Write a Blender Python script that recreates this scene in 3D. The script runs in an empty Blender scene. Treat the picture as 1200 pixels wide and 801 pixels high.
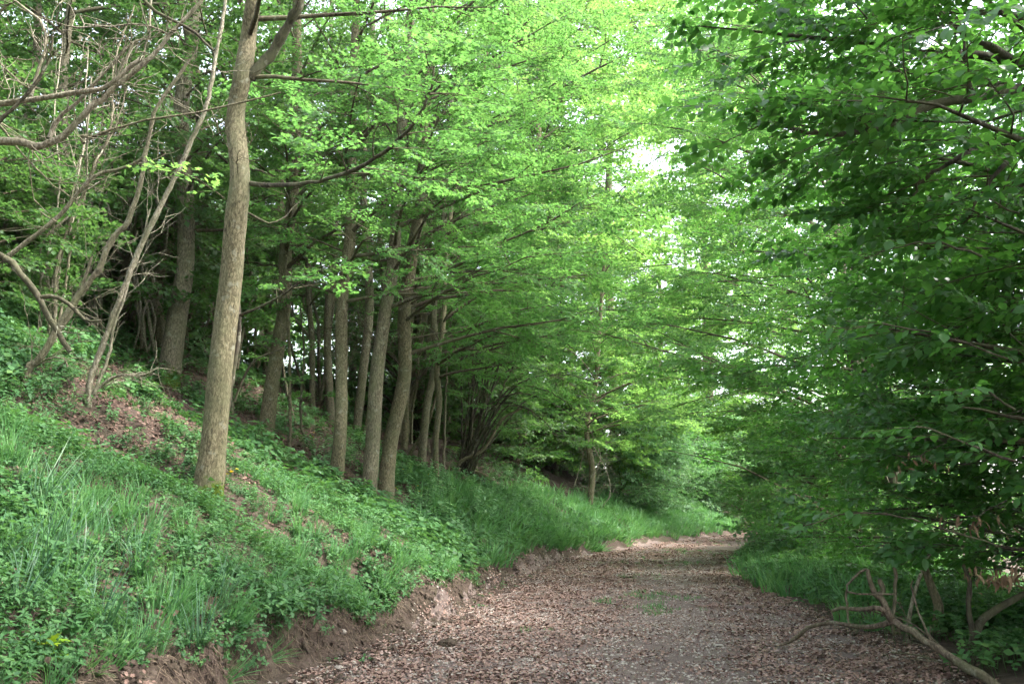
import bpy, math, numpy as np
from mathutils import Vector, Matrix
rad = math.radians
PI = math.pi
rng = np.random.default_rng(11)

# ------------------------------------------------------------------ camera, world, sun, exposure
scene = bpy.context.scene
col = scene.collection
PITCH, CAMZ, F = rad(9.77), 1.5, 1100.0
cam_d = bpy.data.cameras.new("camera"); cam = bpy.data.objects.new("camera", cam_d); col.objects.link(cam)
cam.location = (0, 0, CAMZ); cam.rotation_euler = (PI / 2 + PITCH, 0, 0)
cam_d.sensor_width = 36; cam_d.lens = 36 * F / 1200; cam_d.clip_end = 2000; cam_d.clip_start = 0.05
scene.camera = cam
SUN_EL, SUN_AZ = rad(52), rad(100)      # azimuth measured clockwise from +Y
world = bpy.data.worlds.new("World"); scene.world = world; world.use_nodes = True
wn = world.node_tree; bg = wn.nodes["Background"]; sky = wn.nodes.new("ShaderNodeTexSky")
sky.sky_type = 'NISHITA'; sky.sun_disc = False; sky.sun_elevation = SUN_EL; sky.sun_rotation = SUN_AZ
sky.air_density = 1.0; sky.dust_density = 3.0; sky.ozone_density = 1.0
hs = wn.nodes.new('ShaderNodeHueSaturation'); hs.inputs['Saturation'].default_value = 0.45      # thin high cloud: a paler sky
wn.links.new(sky.outputs[0], hs.inputs['Color']); wn.links.new(hs.outputs[0], bg.inputs[0]); bg.inputs[1].default_value = 0.15
sun_d = bpy.data.lights.new("sun", 'SUN'); sun_d.energy = 1.1; sun_d.angle = rad(10.0); sun_d.color = (1.0, 0.97, 0.92)
sun = bpy.data.objects.new("sun", sun_d); col.objects.link(sun)
sdir = Vector((math.sin(SUN_AZ) * math.cos(SUN_EL), math.cos(SUN_AZ) * math.cos(SUN_EL), math.sin(SUN_EL)))
sun.rotation_euler = (-sdir).to_track_quat('-Z', 'Y').to_euler()
sun.location = (0, 0, 40)
vs = scene.view_settings
vs.view_transform = 'Standard'; vs.look = 'None'; vs.exposure = 3.15; vs.gamma = 1.0; vs.use_curve_mapping = False
cy = scene.cycles
cy.max_bounces = 11; cy.diffuse_bounces = 7; cy.glossy_bounces = 2; cy.transmission_bounces = 8; cy.transparent_max_bounces = 2
cy.caustics_reflective = False; cy.caustics_refractive = False
cy.sample_clamp_indirect = 6.0
cy.use_denoising = True
try: cy.denoiser = 'OPENIMAGEDENOISE'
except Exception: pass
cy.use_adaptive_sampling = True; cy.adaptive_threshold = 0.015

# ------------------------------------------------------------------ camera geometry used only to read positions off the photograph
def px(x, y, Y):
    """world point seen at pixel (x, y) of the 1200 px photograph, at distance Y along the track"""
    a, b = (x - 600) / F, (400.5 - y) / F
    ry = math.cos(PITCH) - b * math.sin(PITCH); rz = math.sin(PITCH) + b * math.cos(PITCH)
    t = Y / ry
    return np.array([a * t, Y, CAMZ + rz * t])
def project(P):
    P = np.atleast_2d(P); d = P - np.array([0, 0, CAMZ])
    z = d[:, 1] * math.cos(PITCH) + d[:, 2] * math.sin(PITCH)
    v = -d[:, 1] * math.sin(PITCH) + d[:, 2] * math.cos(PITCH)
    zz = np.where(z > 0.1, z, 0.1)
    return 600 + F * d[:, 0] / zz, 400.5 - F * v / zz, z

# ------------------------------------------------------------------ terrain function
YL = np.array([-40, 0, 5, 7.8, 9, 12, 16.5, 20, 25, 30, 34, 38, 45, 55, 70, 100, 300])
XL = np.array([-7, -3.1, -2.7, -2.2, -1.8, -1.15, -0.6, 0.0, 0.95, 2.7, 4.2, 6.0, 9.5, 15, 25, 50, 230])
YR = np.array([-40, 0, 7.8, 10.6, 16.5, 22, 27.5, 30, 36, 45, 55, 70, 100, 300])
XR = np.array([-1, 3.0, 3.7, 3.9, 4.1, 5.0, 6.3, 7.3, 9.4, 13, 18.5, 28.5, 53.5, 233])
def smooth_tab(xs, ys):
    g = np.linspace(-40, 300, 3401); v = np.interp(g, xs, ys)
    k = np.ones(25) / 25
    v2 = np.convolve(np.pad(v, 12, mode='edge'), k, mode='valid')
    v2 = np.convolve(np.pad(v2, 12, mode='edge'), k, mode='valid')
    return lambda y: np.interp(y, g, v2)
xL = smooth_tab(YL, XL); xR = smooth_tab(YR, XR)
def vnoise(x, y, seed=0):
    """smooth value noise, vectorised"""
    x = np.asarray(x, float); y = np.asarray(y, float)
    xi = np.floor(x).astype(np.int64); yi = np.floor(y).astype(np.int64); fx = x - xi; fy = y - yi
    def h(a, b):
        n = (a * 374761393 + b * 668265263 + seed * 1274126177) & 0xffffffff
        n = ((n ^ (n >> 13)) * 1103515245) & 0xffffffff
        return ((n ^ (n >> 16)) & 0xffff) / 65535.0
    sx = fx * fx * (3 - 2 * fx); sy = fy * fy * (3 - 2 * fy)
    a = h(xi, yi) * (1 - sx) + h(xi + 1, yi) * sx; b = h(xi, yi + 1) * (1 - sx) + h(xi + 1, yi + 1) * sx
    return a * (1 - sy) + b * sy - 0.5
def sstep(a, b, x): t = np.clip((x - a) / (b - a), 0, 1); return t * t * (3 - 2 * t)
def H(X, Y):
    X = np.asarray(X, float); Y = np.asarray(Y, float)
    wob = 0.35 * vnoise(Y * 0.9, Y * 0, 3) + 0.22 * vnoise(Y * 3.1, Y * 0 + 5, 4) + 0.10 * vnoise(Y * 9.0, X * 2, 14)
    u = xL(Y) - X + wob; w = X - xR(Y)
    foot = (0.44 + 0.35 * vnoise(Y * 0.7, Y * 0 + 2, 7)) * (1 - 0.5 * sstep(26, 40, Y))
    amp = 1 - 0.45 * sstep(36, 60, Y)
    bank = foot * (sstep(-0.05, 0.26, u) * 0.8 + 0.2 * sstep(0.2, 0.8, u))
    uu = np.clip(u - 0.35, 0, None)
    crest = 10.5
    sl = np.where(uu < crest, 0.53 * uu, 0.53 * crest + 0.05 * (uu - crest) * np.exp(-(uu - crest) / 60))
    sl = sl - 0.55 * sstep(crest - 3, crest + 3, uu) * 0.6 * np.exp(-((uu - crest) / 3.0) ** 2)
    bank = bank + sl * amp
    bank = bank + sstep(0.5, 2.5, u) * (0.28 * vnoise(X * 0.6, Y * 0.6, 1) + 0.12 * vnoise(X * 1.9, Y * 1.9, 2))
    right = 0.10 * sstep(0.1, 1.0, w) + 0.12 * vnoise(X * 0.8, Y * 0.8, 9) * sstep(0.2, 1.5, w) - 0.13 * np.clip(w - 2.2, 0, 14)
    pathz = 0.03 * vnoise(X * 0.9, Y * 0.7, 5) + 0.02 * vnoise(X * 3, Y * 3, 6) + 0.012 * vnoise(X * 9, Y * 9, 8)
    z = pathz + np.where(u > -0.05, bank, 0) + np.where(w > 0, right, 0)
    # small spoil ridge where the track bends, far along
    z = z + (0.03 * vnoise(X * 12, Y * 12, 12) + 0.05 * vnoise(X * 5, Y * 5, 13)) * sstep(-0.3, 0.1, u)
    return z
def H1(x, y): return float(H(np.array([x]), np.array([y]))[0])
def ground_hit(x, y, y0=3.0):
    Y = y0
    while Y < 120:
        p = px(x, y, Y)
        if H1(p[0], p[1]) >= p[2]: return p[0], p[1], H1(p[0], p[1])
        Y += 0.05
    return p[0], 120.0, 0.0

# ------------------------------------------------------------------ mesh building
class MB:
    def __init__(s): s.V = []; s.T = []; s.Q = []; s.tm = []; s.qm = []; s.tint = []; s.n = 0
    def add(s, V, tris=None, quads=None, mat=0, tint=0.5):
        V = np.asarray(V, float).reshape(-1, 3); s.V.append(V)
        if tris is not None and len(tris): t = np.asarray(tris, int).reshape(-1, 3) + s.n; s.T.append(t); s.tm.append(np.full(len(t), mat))
        if quads is not None and len(quads): q = np.asarray(quads, int).reshape(-1, 4) + s.n; s.Q.append(q); s.qm.append(np.full(len(q), mat))
        s.tint.append(np.full(len(V), tint) if np.isscalar(tint) else np.asarray(tint, float)); s.n += len(V)
        return s
    def arrays(s):
        V = np.concatenate(s.V) if s.V else np.zeros((0, 3)); T = np.concatenate(s.T) if s.T else np.zeros((0, 3), int)
        Q = np.concatenate(s.Q) if s.Q else np.zeros((0, 4), int)
        return V, T, Q, np.concatenate(s.tm or [np.zeros(0)]), np.concatenate(s.qm or [np.zeros(0)]), np.concatenate(s.tint) if s.tint else np.zeros(0)
def mesh_from(name, mb, mats, smooth=True, points=None, attrs=None, sharp_mats=()):
    V, T, Q, tm, qm, tint = mb.arrays(); nv = len(V)
    if points is not None: V = np.concatenate([V, points])
    me = bpy.data.meshes.new(name)
    me.vertices.add(len(V)); me.vertices.foreach_set("co", V.astype(np.float32).ravel())
    loops = np.concatenate([T.ravel(), Q.ravel()]).astype(np.int32)
    sizes = np.concatenate([np.full(len(T), 3), np.full(len(Q), 4)]).astype(np.int32)
    starts = np.concatenate([[0], np.cumsum(sizes)[:-1]]).astype(np.int32) if len(sizes) else sizes
    me.loops.add(len(loops)); me.loops.foreach_set("vertex_index", loops)
    me.polygons.add(len(sizes)); me.polygons.foreach_set("loop_start", starts)
    me.polygons.foreach_set("material_index", np.concatenate([tm, qm]).astype(np.int32))
    me.polygons.foreach_set("use_smooth", np.full(len(sizes), smooth))
    for m in mats: me.materials.append(m)
    a = me.attributes.new("tint", 'FLOAT', 'POINT')
    a.data.foreach_set("value", np.concatenate([tint, np.zeros(len(V) - nv)]).astype(np.float32))
    for k, (typ, arr) in (attrs or {}).items():
        a = me.attributes.new(k, typ, 'POINT')
        a.data.foreach_set("vector" if typ == 'FLOAT_VECTOR' else "value", np.asarray(arr, np.int32 if typ == 'INT' else np.float32).ravel())
    me.update(calc_edges=True); me.validate(verbose=False)
    return me
def tag(o, label=None, cat=None, group=None, kind=None):
    if label: o["label"] = label
    if cat: o["category"] = cat
    if group: o["group"] = group
    if kind: o["kind"] = kind
    return o
def empty(name, loc, label=None, cat=None, group=None):
    o = bpy.data.objects.new(name, None); col.objects.link(o); o.location = tuple(loc); o.empty_display_size = 0.3
    return tag(o, label, cat, group)
def obj(name, mb, mats, parent=None, loc=(0, 0, 0), smooth=True, kind=None):
    """mb in world coordinates; stored relative to loc (the thing's base)"""
    L = np.array(loc, float)
    mb.V = [v - L for v in mb.V]
    o = bpy.data.objects.new(name, mesh_from(name, mb, mats, smooth)); col.objects.link(o)
    if parent is not None: o.parent = parent
    else: o.location = tuple(loc)
    if kind: o["kind"] = kind
    return o
_groups = {}
def scatter_group(K):
    if K in _groups: return _groups[K]
    g = bpy.data.node_groups.new("spread_%d" % K, 'GeometryNodeTree'); _groups[K] = g
    g.interface.new_socket(name="Geometry", in_out='INPUT', socket_type='NodeSocketGeometry')
    g.interface.new_socket(name="Geometry", in_out='OUTPUT', socket_type='NodeSocketGeometry')
    N, L = g.nodes, g.links; gi = N.new('NodeGroupInput'); go = N.new('NodeGroupOutput')
    def attr(name, typ):
        a = N.new('GeometryNodeInputNamedAttribute'); a.data_type = typ; a.inputs['Name'].default_value = name; return a.outputs['Attribute']
    pk = attr("pk", 'INT')
    def sel(k):
        c = N.new('FunctionNodeCompare'); c.data_type = 'INT'; c.operation = 'EQUAL'
        ins = [i for i in c.inputs if i.type == 'INT']; L.new(pk, ins[0]); ins[1].default_value = k
        s = N.new('GeometryNodeSeparateGeometry'); s.domain = 'POINT'
        L.new(gi.outputs[0], s.inputs['Geometry']); L.new(c.outputs[0], s.inputs['Selection']); return s.outputs[0]
    j = N.new('GeometryNodeJoinGeometry')
    for k in range(K):
        t = N.new('GeometryNodeGeometryToInstance'); L.new(sel(k), t.inputs[0]); L.new(t.outputs[0], j.inputs[0])
    iop = N.new('GeometryNodeInstanceOnPoints')
    L.new(sel(-1), iop.inputs['Points']); L.new(j.outputs[0], iop.inputs['Instance'])
    iop.inputs['Pick Instance'].default_value = True
    L.new(attr("idx", 'INT'), iop.inputs['Instance Index']); L.new(attr("rot", 'FLOAT_VECTOR'), iop.inputs['Rotation'])
    L.new(attr("scl", 'FLOAT'), iop.inputs['Scale']); L.new(iop.outputs[0], go.inputs[0])
    return g
def scatter(name, protos, mats, pos, rot, scl, idx=None, parent=None, loc=(0, 0, 0), kind="stuff"):
    """pos in world coordinates; protos = list of MB"""
    K = len(protos); pos = np.asarray(pos, float) - np.array(loc, float); n = len(pos)
    if idx is None: idx = rng.integers(0, K, n)
    mb = MB(); pk = []
    for k, p in enumerate(protos):
        V, T, Q, tm, qm, tint = p.arrays()
        b = mb.n; mb.V.append(V); mb.tint.append(tint); mb.n += len(V)
        mb.T.append(T + b); mb.Q.append(Q + b); mb.tm.append(tm); mb.qm.append(qm); pk.append(np.full(len(V), k))
    nv = mb.n; pk = np.concatenate(pk + [np.full(n, -1)])
    z = np.zeros
    attrs = {"pk": ('INT', pk), "idx": ('INT', np.concatenate([z(nv), idx])),
             "rot": ('FLOAT_VECTOR', np.concatenate([z((nv, 3)), rot])), "scl": ('FLOAT', np.concatenate([z(nv), scl]))}
    me = mesh_from(name, mb, mats, True, pos, attrs)
    o = bpy.data.objects.new(name, me); col.objects.link(o)
    if parent is not None: o.parent = parent
    else: o.location = tuple(loc)
    m = o.modifiers.new("spread", 'NODES'); m.node_group = scatter_group(K)
    if kind: o["kind"] = kind
    return o
def norm(v): return v / np.maximum(np.linalg.norm(v, axis=-1, keepdims=True), 1e-9)
def tubes(mb, P, R, K=5, mat=0, tint=0.5, cap=True):
    """P (N,M,3), R (N,M)"""
    P = np.asarray(P, float); R = np.asarray(R, float)
    if P.ndim == 2: P = P[None]; R = R[None]
    N, M, _ = P.shape
    T = np.empty_like(P); T[:, 1:-1] = P[:, 2:] - P[:, :-2]; T[:, 0] = P[:, 1] - P[:, 0]; T[:, -1] = P[:, -1] - P[:, -2]; T = norm(T)
    main = norm(P[:, -1] - P[:, 0]); ref = np.where(np.abs(main[:, 2:3]) > 0.8, np.array([[1.0, 0.13, 0]]), np.array([[0.1, 0, 1.0]]))[:, None, :]
    A = norm(np.cross(T, np.broadcast_to(ref, T.shape))); B = np.cross(T, A)
    th = np.arange(K) * 2 * PI / K
    ring = P[:, :, None] + R[:, :, None, None] * (A[:, :, None] * np.cos(th)[None, None, :, None] + B[:, :, None] * np.sin(th)[None, None, :, None])
    V = ring.reshape(-1, 3); i = np.arange(N)[:, None, None] * M * K + np.arange(M - 1)[None, :, None] * K; k = np.arange(K)[None, None, :]; k2 = (k + 1) % K
    q = np.stack([i + k, i + k2, i + K + k2, i + K + k], -1).reshape(-1, 4)[:, ::-1]
    mb.add(V, None, q, mat, tint)
    return mb
def spline(pts, n):
    """Catmull-Rom through pts (M,D) resampled to n points"""
    p = np.asarray(pts, float); m = len(p)
    if m < 3:
        t = np.linspace(0, 1, n)[:, None]; return p[0] * (1 - t) + p[-1] * t
    e = np.concatenate([[2 * p[0] - p[1]], p, [2 * p[-1] - p[-2]]]); t = np.linspace(0, m - 1 - 1e-6, n); i = t.astype(int); f = (t - i)[:, None]
    a, b, c, d = e[i], e[i + 1], e[i + 2], e[i + 3]
    return 0.5 * (2 * b + (c - a) * f + (2 * a - 5 * b + 4 * c - d) * f ** 2 + (3 * b - a - 3 * c + d) * f ** 3)

# ------------------------------------------------------------------ materials
def new_mat(name):
    m = bpy.data.materials.new(name); m.use_nodes = True; t = m.node_tree; t.nodes.clear()
    out = t.nodes.new('ShaderNodeOutputMaterial'); return m, t.nodes, t.links, out
def ramp(N, stops, interp='LINEAR'):
    r = N.new('ShaderNodeValToRGB'); r.color_ramp.interpolation = interp; e = r.color_ramp.elements
    while len(e) < len(stops): e.new(0.5)
    for i, (p, c) in enumerate(stops): e[i].position = p; e[i].color = (*c, 1)
    return r
def noise(N, L, vec, scale, detail=4, rough=0.55, dist=0.0):
    n = N.new('ShaderNodeTexNoise'); n.inputs['Scale'].default_value = scale; n.inputs['Detail'].default_value = detail
    n.inputs['Roughness'].default_value = rough; n.inputs['Distortion'].default_value = dist
    if vec is not None: L.new(vec, n.inputs['Vector'])
    return n
def mixc(N, L, fac, a, b, mode='MIX'):
    m = N.new('ShaderNodeMix'); m.data_type = 'RGBA'; m.blend_type = mode
    for s, v in ((m.inputs[0], fac), (m.inputs[6], a), (m.inputs[7], b)):
        if isinstance(v, (int, float)): s.default_value = v
        elif isinstance(v, tuple): s.default_value = (*v, 1)
        else: L.new(v, s)
    return m.outputs[2]
def maprange(N, L, v, a, b, c=0.0, d=1.0):
    m = N.new('ShaderNodeMapRange'); L.new(v, m.inputs[0]); m.inputs[1].default_value = a; m.inputs[2].default_value = b; m.inputs[3].default_value = c; m.inputs[4].default_value = d
    return m.outputs[0]
def leaf_mat(name, dark, light, trans, tfac=0.45, rough=0.42, spec=0.5, vary=0.5):
    m, N, L, out = new_mat(name)
    at = N.new('ShaderNodeAttribute'); at.attribute_name = "tint"
    oi = N.new('ShaderNodeObjectInfo')
    add = N.new('ShaderNodeMath'); add.operation = 'MULTIPLY_ADD'; L.new(oi.outputs['Random'], add.inputs[0]); add.inputs[1].default_value = vary; L.new(at.outputs['Fac'], add.inputs[2])
    f = maprange(N, L, add.outputs[0], 0.1, 1.0 + vary)
    r = ramp(N, [(0.0, dark), (0.55, light), (1.0, tuple(min(1, c * k) for c, k in zip(light, (1.5, 1.15, 0.9))))]); L.new(f, r.inputs[0])
    r2 = ramp(N, [(0.0, tuple(c * 0.75 for c in trans)), (1.0, tuple(min(1, c * k) for c, k in zip(trans, (1.35, 1.12, 0.9))))]); L.new(f, r2.inputs[0])
    p = N.new('ShaderNodeBsdfPrincipled'); p.inputs['Roughness'].default_value = rough; p.inputs['Specular IOR Level'].default_value = spec
    L.new(r.outputs[0], p.inputs['Base Color'])
    t = N.new('ShaderNodeBsdfTranslucent'); L.new(r2.outputs[0], t.inputs[0])
    mx = N.new('ShaderNodeMixShader'); mx.inputs[0].default_value = tfac; L.new(p.outputs[0], mx.inputs[1]); L.new(t.outputs[0], mx.inputs[2]); L.new(mx.outputs[0], out.inputs[0])
    return m
def bark_mat(name, c1, c2, moss=0.0, scale=1.0, bump=0.6):
    m, N, L, out = new_mat(name)
    tc = N.new('ShaderNodeTexCoord'); mp = N.new('ShaderNodeMapping'); mp.inputs['Scale'].default_value = (1, 1, 0.42); L.new(tc.outputs['Object'], mp.inputs[0])
    n1 = noise(N, L, mp.outputs[0], 22 * scale, 6, 0.65, 0.6); n2 = noise(N, L, tc.outputs['Object'], 2.2, 3); n3 = noise(N, L, tc.outputs['Object'], 60 * scale, 4, 0.7)
    r = ramp(N, [(0.34, tuple(c * 0.34 for c in c1)), (0.5, c1), (0.66, c2)]); L.new(n1.outputs[0], r.inputs[0])
    c = mixc(N, L, maprange(N, L, n2.outputs[0], 0.42, 0.62), r.outputs[0], mixc(N, L, 0.55, r.outputs[0], (0.11, 0.115, 0.06)))
    n4 = noise(N, L, tc.outputs['Object'], 7.0, 4, 0.6)
    c = mixc(N, L, maprange(N, L, n4.outputs[0], 0.60, 0.68, 0, 0.55), c, (0.27, 0.27, 0.21))   # pale lichen
    at = N.new('ShaderNodeAttribute'); at.attribute_name = "tint"                                # 0.5 bark, 1 mossy
    ms = maprange(N, L, at.outputs['Fac'], 0.5, 1.0)
    n5 = noise(N, L, tc.outputs['Object'], 9, 5, 0.7)
    ad = N.new('ShaderNodeMath'); ad.operation = 'ADD'; L.new(ms, ad.inputs[0]); L.new(n5.outputs[0], ad.inputs[1])
    mf = maprange(N, L, ad.outputs[0], 0.86 - moss, 0.96 - moss)
    c = mixc(N, L, mf, c, mixc(N, L, n3.outputs[0], (0.028, 0.052, 0.005), (0.10, 0.15, 0.015)))
    p = N.new('ShaderNodeBsdfPrincipled'); p.inputs['Roughness'].default_value = 0.9; p.inputs['Specular IOR Level'].default_value = 0.2
    L.new(c, p.inputs['Base Color'])
    h = mixc(N, L, 0.35, n1.outputs[0], n3.outputs[0])
    b = N.new('ShaderNodeBump'); b.inputs['Strength'].default_value = bump; b.inputs['Distance'].default_value = 0.02; L.new(h, b.inputs['Height']); L.new(b.outputs[0], p.inputs['Normal'])
    L.new(p.outputs[0], out.inputs[0]); return m
def soil_mat(name, kind):
    m, N, L, out = new_mat(name)
    tc = N.new('ShaderNodeTexCoord'); co = tc.outputs['Object']
    n1 = noise(N, L, co, 9, 8, 0.7, 0.3); n2 = noise(N, L, co, 0.7, 3); n3 = noise(N, L, co, 55, 5, 0.75); v = N.new('ShaderNodeTexVoronoi'); v.inputs['Scale'].default_value = 26; L.new(co, v.inputs['Vector'])
    if kind == 'path':
        a = ramp(N, [(0.25, (0.06, 0.041, 0.035)), (0.5, (0.13, 0.095, 0.082)), (0.78, (0.24, 0.185, 0.163))]); L.new(n1.outputs[0], a.inputs[0])
        b = ramp(N, [(0.3, (0.08, 0.06, 0.052)), (0.55, (0.18, 0.14, 0.124)), (0.8, (0.32, 0.27, 0.245))]); L.new(n3.outputs[0], b.inputs[0])
        c = mixc(N, L, 0.5, a.outputs[0], b.outputs[0])
        st = maprange(N, L, v.outputs['Distance'], 0.10, 0.22, 0.5, 0.0)
        c = mixc(N, L, st, c, (0.34, 0.30, 0.26))
    else:
        a = ramp(N, [(0.3, (0.014, 0.010, 0.008)), (0.5, (0.055, 0.039, 0.030)), (0.74, (0.14, 0.105, 0.083))]); L.new(n1.outputs[0], a.inputs[0])
        c = mixc(N, L, 0.3, a.outputs[0], mixc(N, L, n3.outputs[0], (0.03, 0.02, 0.014), (0.2, 0.15, 0.12)))
        c = mixc(N, L, maprange(N, L, n2.outputs[0], 0.45, 0.7, 0, 0.35), c, (0.03, 0.045, 0.012))
    p = N.new('ShaderNodeBsdfPrincipled'); p.inputs['Roughness'].default_value = 0.95; p.inputs['Specular IOR Level'].default_value = 0.15; L.new(c, p.inputs['Base Color'])
    h = mixc(N, L, 0.5, n1.outputs[0], n3.outputs[0]); b = N.new('ShaderNodeBump'); b.inputs['Strength'].default_value = 0.8; b.inputs['Distance'].default_value = 0.035
    L.new(h, b.inputs['Height']); L.new(b.outputs[0], p.inputs['Normal']); L.new(p.outputs[0], out.inputs[0]); return m
def plain_mat(name, stops, rough=0.8, sc=12, tint=False, spec=0.3):
    m, N, L, out = new_mat(name); r = ramp(N, stops)
    if tint:
        at = N.new('ShaderNodeAttribute'); at.attribute_name = "tint"; oi = N.new('ShaderNodeObjectInfo')
        a = N.new('ShaderNodeMath'); a.operation = 'MULTIPLY_ADD'; L.new(oi.outputs['Random'], a.inputs[0]); a.inputs[1].default_value = 0.35; L.new(at.outputs['Fac'], a.inputs[2])
        L.new(maprange(N, L, a.outputs[0], 0, 1.35), r.inputs[0])
    else:
        tc = N.new('ShaderNodeTexCoord'); L.new(noise(N, L, tc.outputs['Object'], sc, 5, 0.65).outputs[0], r.inputs[0])
    p = N.new('ShaderNodeBsdfPrincipled'); p.inputs['Roughness'].default_value = rough; p.inputs['Specular IOR Level'].default_value = spec
    L.new(r.outputs[0], p.inputs['Base Color']); L.new(p.outputs[0], out.inputs[0]); return m

M = {}
M['maple'] = leaf_mat('maple_leaf', (0.036, 0.10, 0.028), (0.075, 0.185, 0.052), (0.145, 0.365, 0.085), 0.56, 0.58, 0.3)
M['sunny'] = leaf_mat('young_maple_leaf', (0.05, 0.13, 0.034), (0.10, 0.225, 0.06), (0.23, 0.48, 0.11), 0.6, 0.58, 0.28)  # lit copy of the maple leaf: sunlight put into a brighter, yellower colour
M['wood_maple'] = leaf_mat('shade_maple_leaf', (0.028, 0.072, 0.02), (0.058, 0.135, 0.038), (0.11, 0.26, 0.06), 0.5, 0.5, 0.35)  # darkened copy of the maple leaf: dimness of the woods put into its colour
M['beech'] = leaf_mat('hornbeam_leaf', (0.024, 0.075, 0.022), (0.056, 0.16, 0.042), (0.12, 0.36, 0.055), 0.48, 0.40, 0.45)
M['herb'] = leaf_mat('herb_leaf', (0.024, 0.078, 0.026), (0.072, 0.18, 0.06), (0.10, 0.26, 0.06), 0.36, 0.55, 0.3, 0.9)
M['lime'] = leaf_mat('seedling_leaf', (0.15, 0.30, 0.02), (0.24, 0.40, 0.03), (0.35, 0.5, 0.04), 0.4, 0.5, 0.3)
M['grass'] = leaf_mat('grass_blade', (0.045, 0.14, 0.05), (0.115, 0.27, 0.10), (0.14, 0.36, 0.10), 0.42, 0.55, 0.3, 0.7)
M['bluegrass'] = leaf_mat('blue_green_grass', (0.035, 0.095, 0.05), (0.075, 0.17, 0.09), (0.08, 0.20, 0.07), 0.3, 0.45, 0.4)
M['silver'] = leaf_mat('pale_shrub_leaf', (0.07, 0.17, 0.07), (0.15, 0.29, 0.13), (0.18, 0.42, 0.13), 0.4, 0.5, 0.4)
M['bark'] = bark_mat('maple_bark', (0.135, 0.115, 0.068), (0.255, 0.22, 0.14), scale=1.9, bump=1.0)
M['bark_grey'] = bark_mat('ash_bark', (0.14, 0.12, 0.08), (0.26, 0.23, 0.16), scale=1.7, bump=0.9)
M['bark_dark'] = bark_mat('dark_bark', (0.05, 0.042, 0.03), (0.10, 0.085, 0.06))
M['twig'] = bark_mat('twig_bark', (0.07, 0.055, 0.035), (0.13, 0.11, 0.075), bump=0.2)
M['dead'] = bark_mat('dead_wood', (0.20, 0.175, 0.125), (0.40, 0.365, 0.285), scale=1.8)
M['fallen'] = bark_mat('fallen_branch_bark', (0.11, 0.083, 0.06), (0.22, 0.175, 0.13), scale=1.6)
M['soil'] = soil_mat('bank_soil', 'bank'); M['path'] = soil_mat('track_dirt', 'path')
M['litter'] = plain_mat('fallen_leaf', [(0, (0.10, 0.056, 0.042)), (0.35, (0.195, 0.121, 0.094)), (0.7, (0.30, 0.203, 0.163)), (1, (0.44, 0.335, 0.285))], 0.75, tint=True)
M['old_litter'] = plain_mat('old_fallen_leaf', [(0, (0.05, 0.028, 0.02)), (0.4, (0.10, 0.06, 0.043)), (0.75, (0.17, 0.107, 0.08)), (1, (0.27, 0.185, 0.145))], 0.8, tint=True)
M['brown_leaf'] = plain_mat('withered_leaf', [(0, (0.10, 0.06, 0.032)), (1, (0.27, 0.18, 0.11))], 0.8, tint=True)
M['stone'] = plain_mat('chalky_stone', [(0.3, (0.18, 0.15, 0.125)), (0.7, (0.40, 0.36, 0.31))], 0.85, 18)
M['root'] = plain_mat('root_skin', [(0.3, (0.10, 0.07, 0.048)), (0.7, (0.24, 0.18, 0.13))], 0.9, 20)
M['yellow'] = plain_mat('yellow_petal', [(0, (0.75, 0.58, 0.01)), (1, (0.85, 0.72, 0.03))], 0.6, 20)

# ------------------------------------------------------------------ leaves and sprays
def leaf_shape(kind):
    """(verts, tris) for a leaf of length 1 along +Y from the origin, width along X, normal +Z"""
    if kind == 'kite': V = [(0, 0, 0), (-.34, .48, .07), (0, 1, -.05), (.34, .48, .07)]; T = [(0, 3, 2), (0, 2, 1)]
    elif kind == 'oval':
        V = [(0, 0, 0), (-.27, .28, .06), (-.30, .62, .05), (0, 1, -.08), (.30, .62, .05), (.27, .28, .06), (0, .45, 0)]
        T = [(0, 5, 6), (5, 4, 6), (4, 3, 6), (3, 2, 6), (2, 1, 6), (1, 0, 6)]
    elif kind == 'maple':
        V = [(0, 0, 0), (.16, .12, .02), (.50, .22, .03), (.30, .42, .05), (.47, .78, .0), (.16, .66, .04), (0, 1.02, -.08), (-.16, .66, .04), (-.47, .78, .0), (-.30, .42, .05), (-.50, .22, .03), (-.16, .12, .02), (0, .40, 0)]
        T = [(i, i + 1, 12) for i in range(11)] + [(11, 0, 12)]
    elif kind == 'lance':
        V = [(0, 0, 0), (-.13, .35, .05), (-.10, .7, .03), (0, 1, -.16), (.10, .7, .03), (.13, .35, .05), (0, .5, 0.0)]
        T = [(0, 5, 6), (5, 4, 6), (4, 3, 6), (3, 2, 6), (2, 1, 6), (1, 0, 6)]
    elif kind == 'curl':
        V = [(0, 0, .10), (-.30, .30, .22), (-.28, .68, .10), (0, 1, .20), (.26, .66, .16), (.30, .3, .02), (0, .48, -.02)]
        T = [(0, 5, 6), (5, 4, 6), (4, 3, 6), (3, 2, 6), (2, 1, 6), (1, 0, 6)]
    return np.array(V, float), np.array(T)
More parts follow.
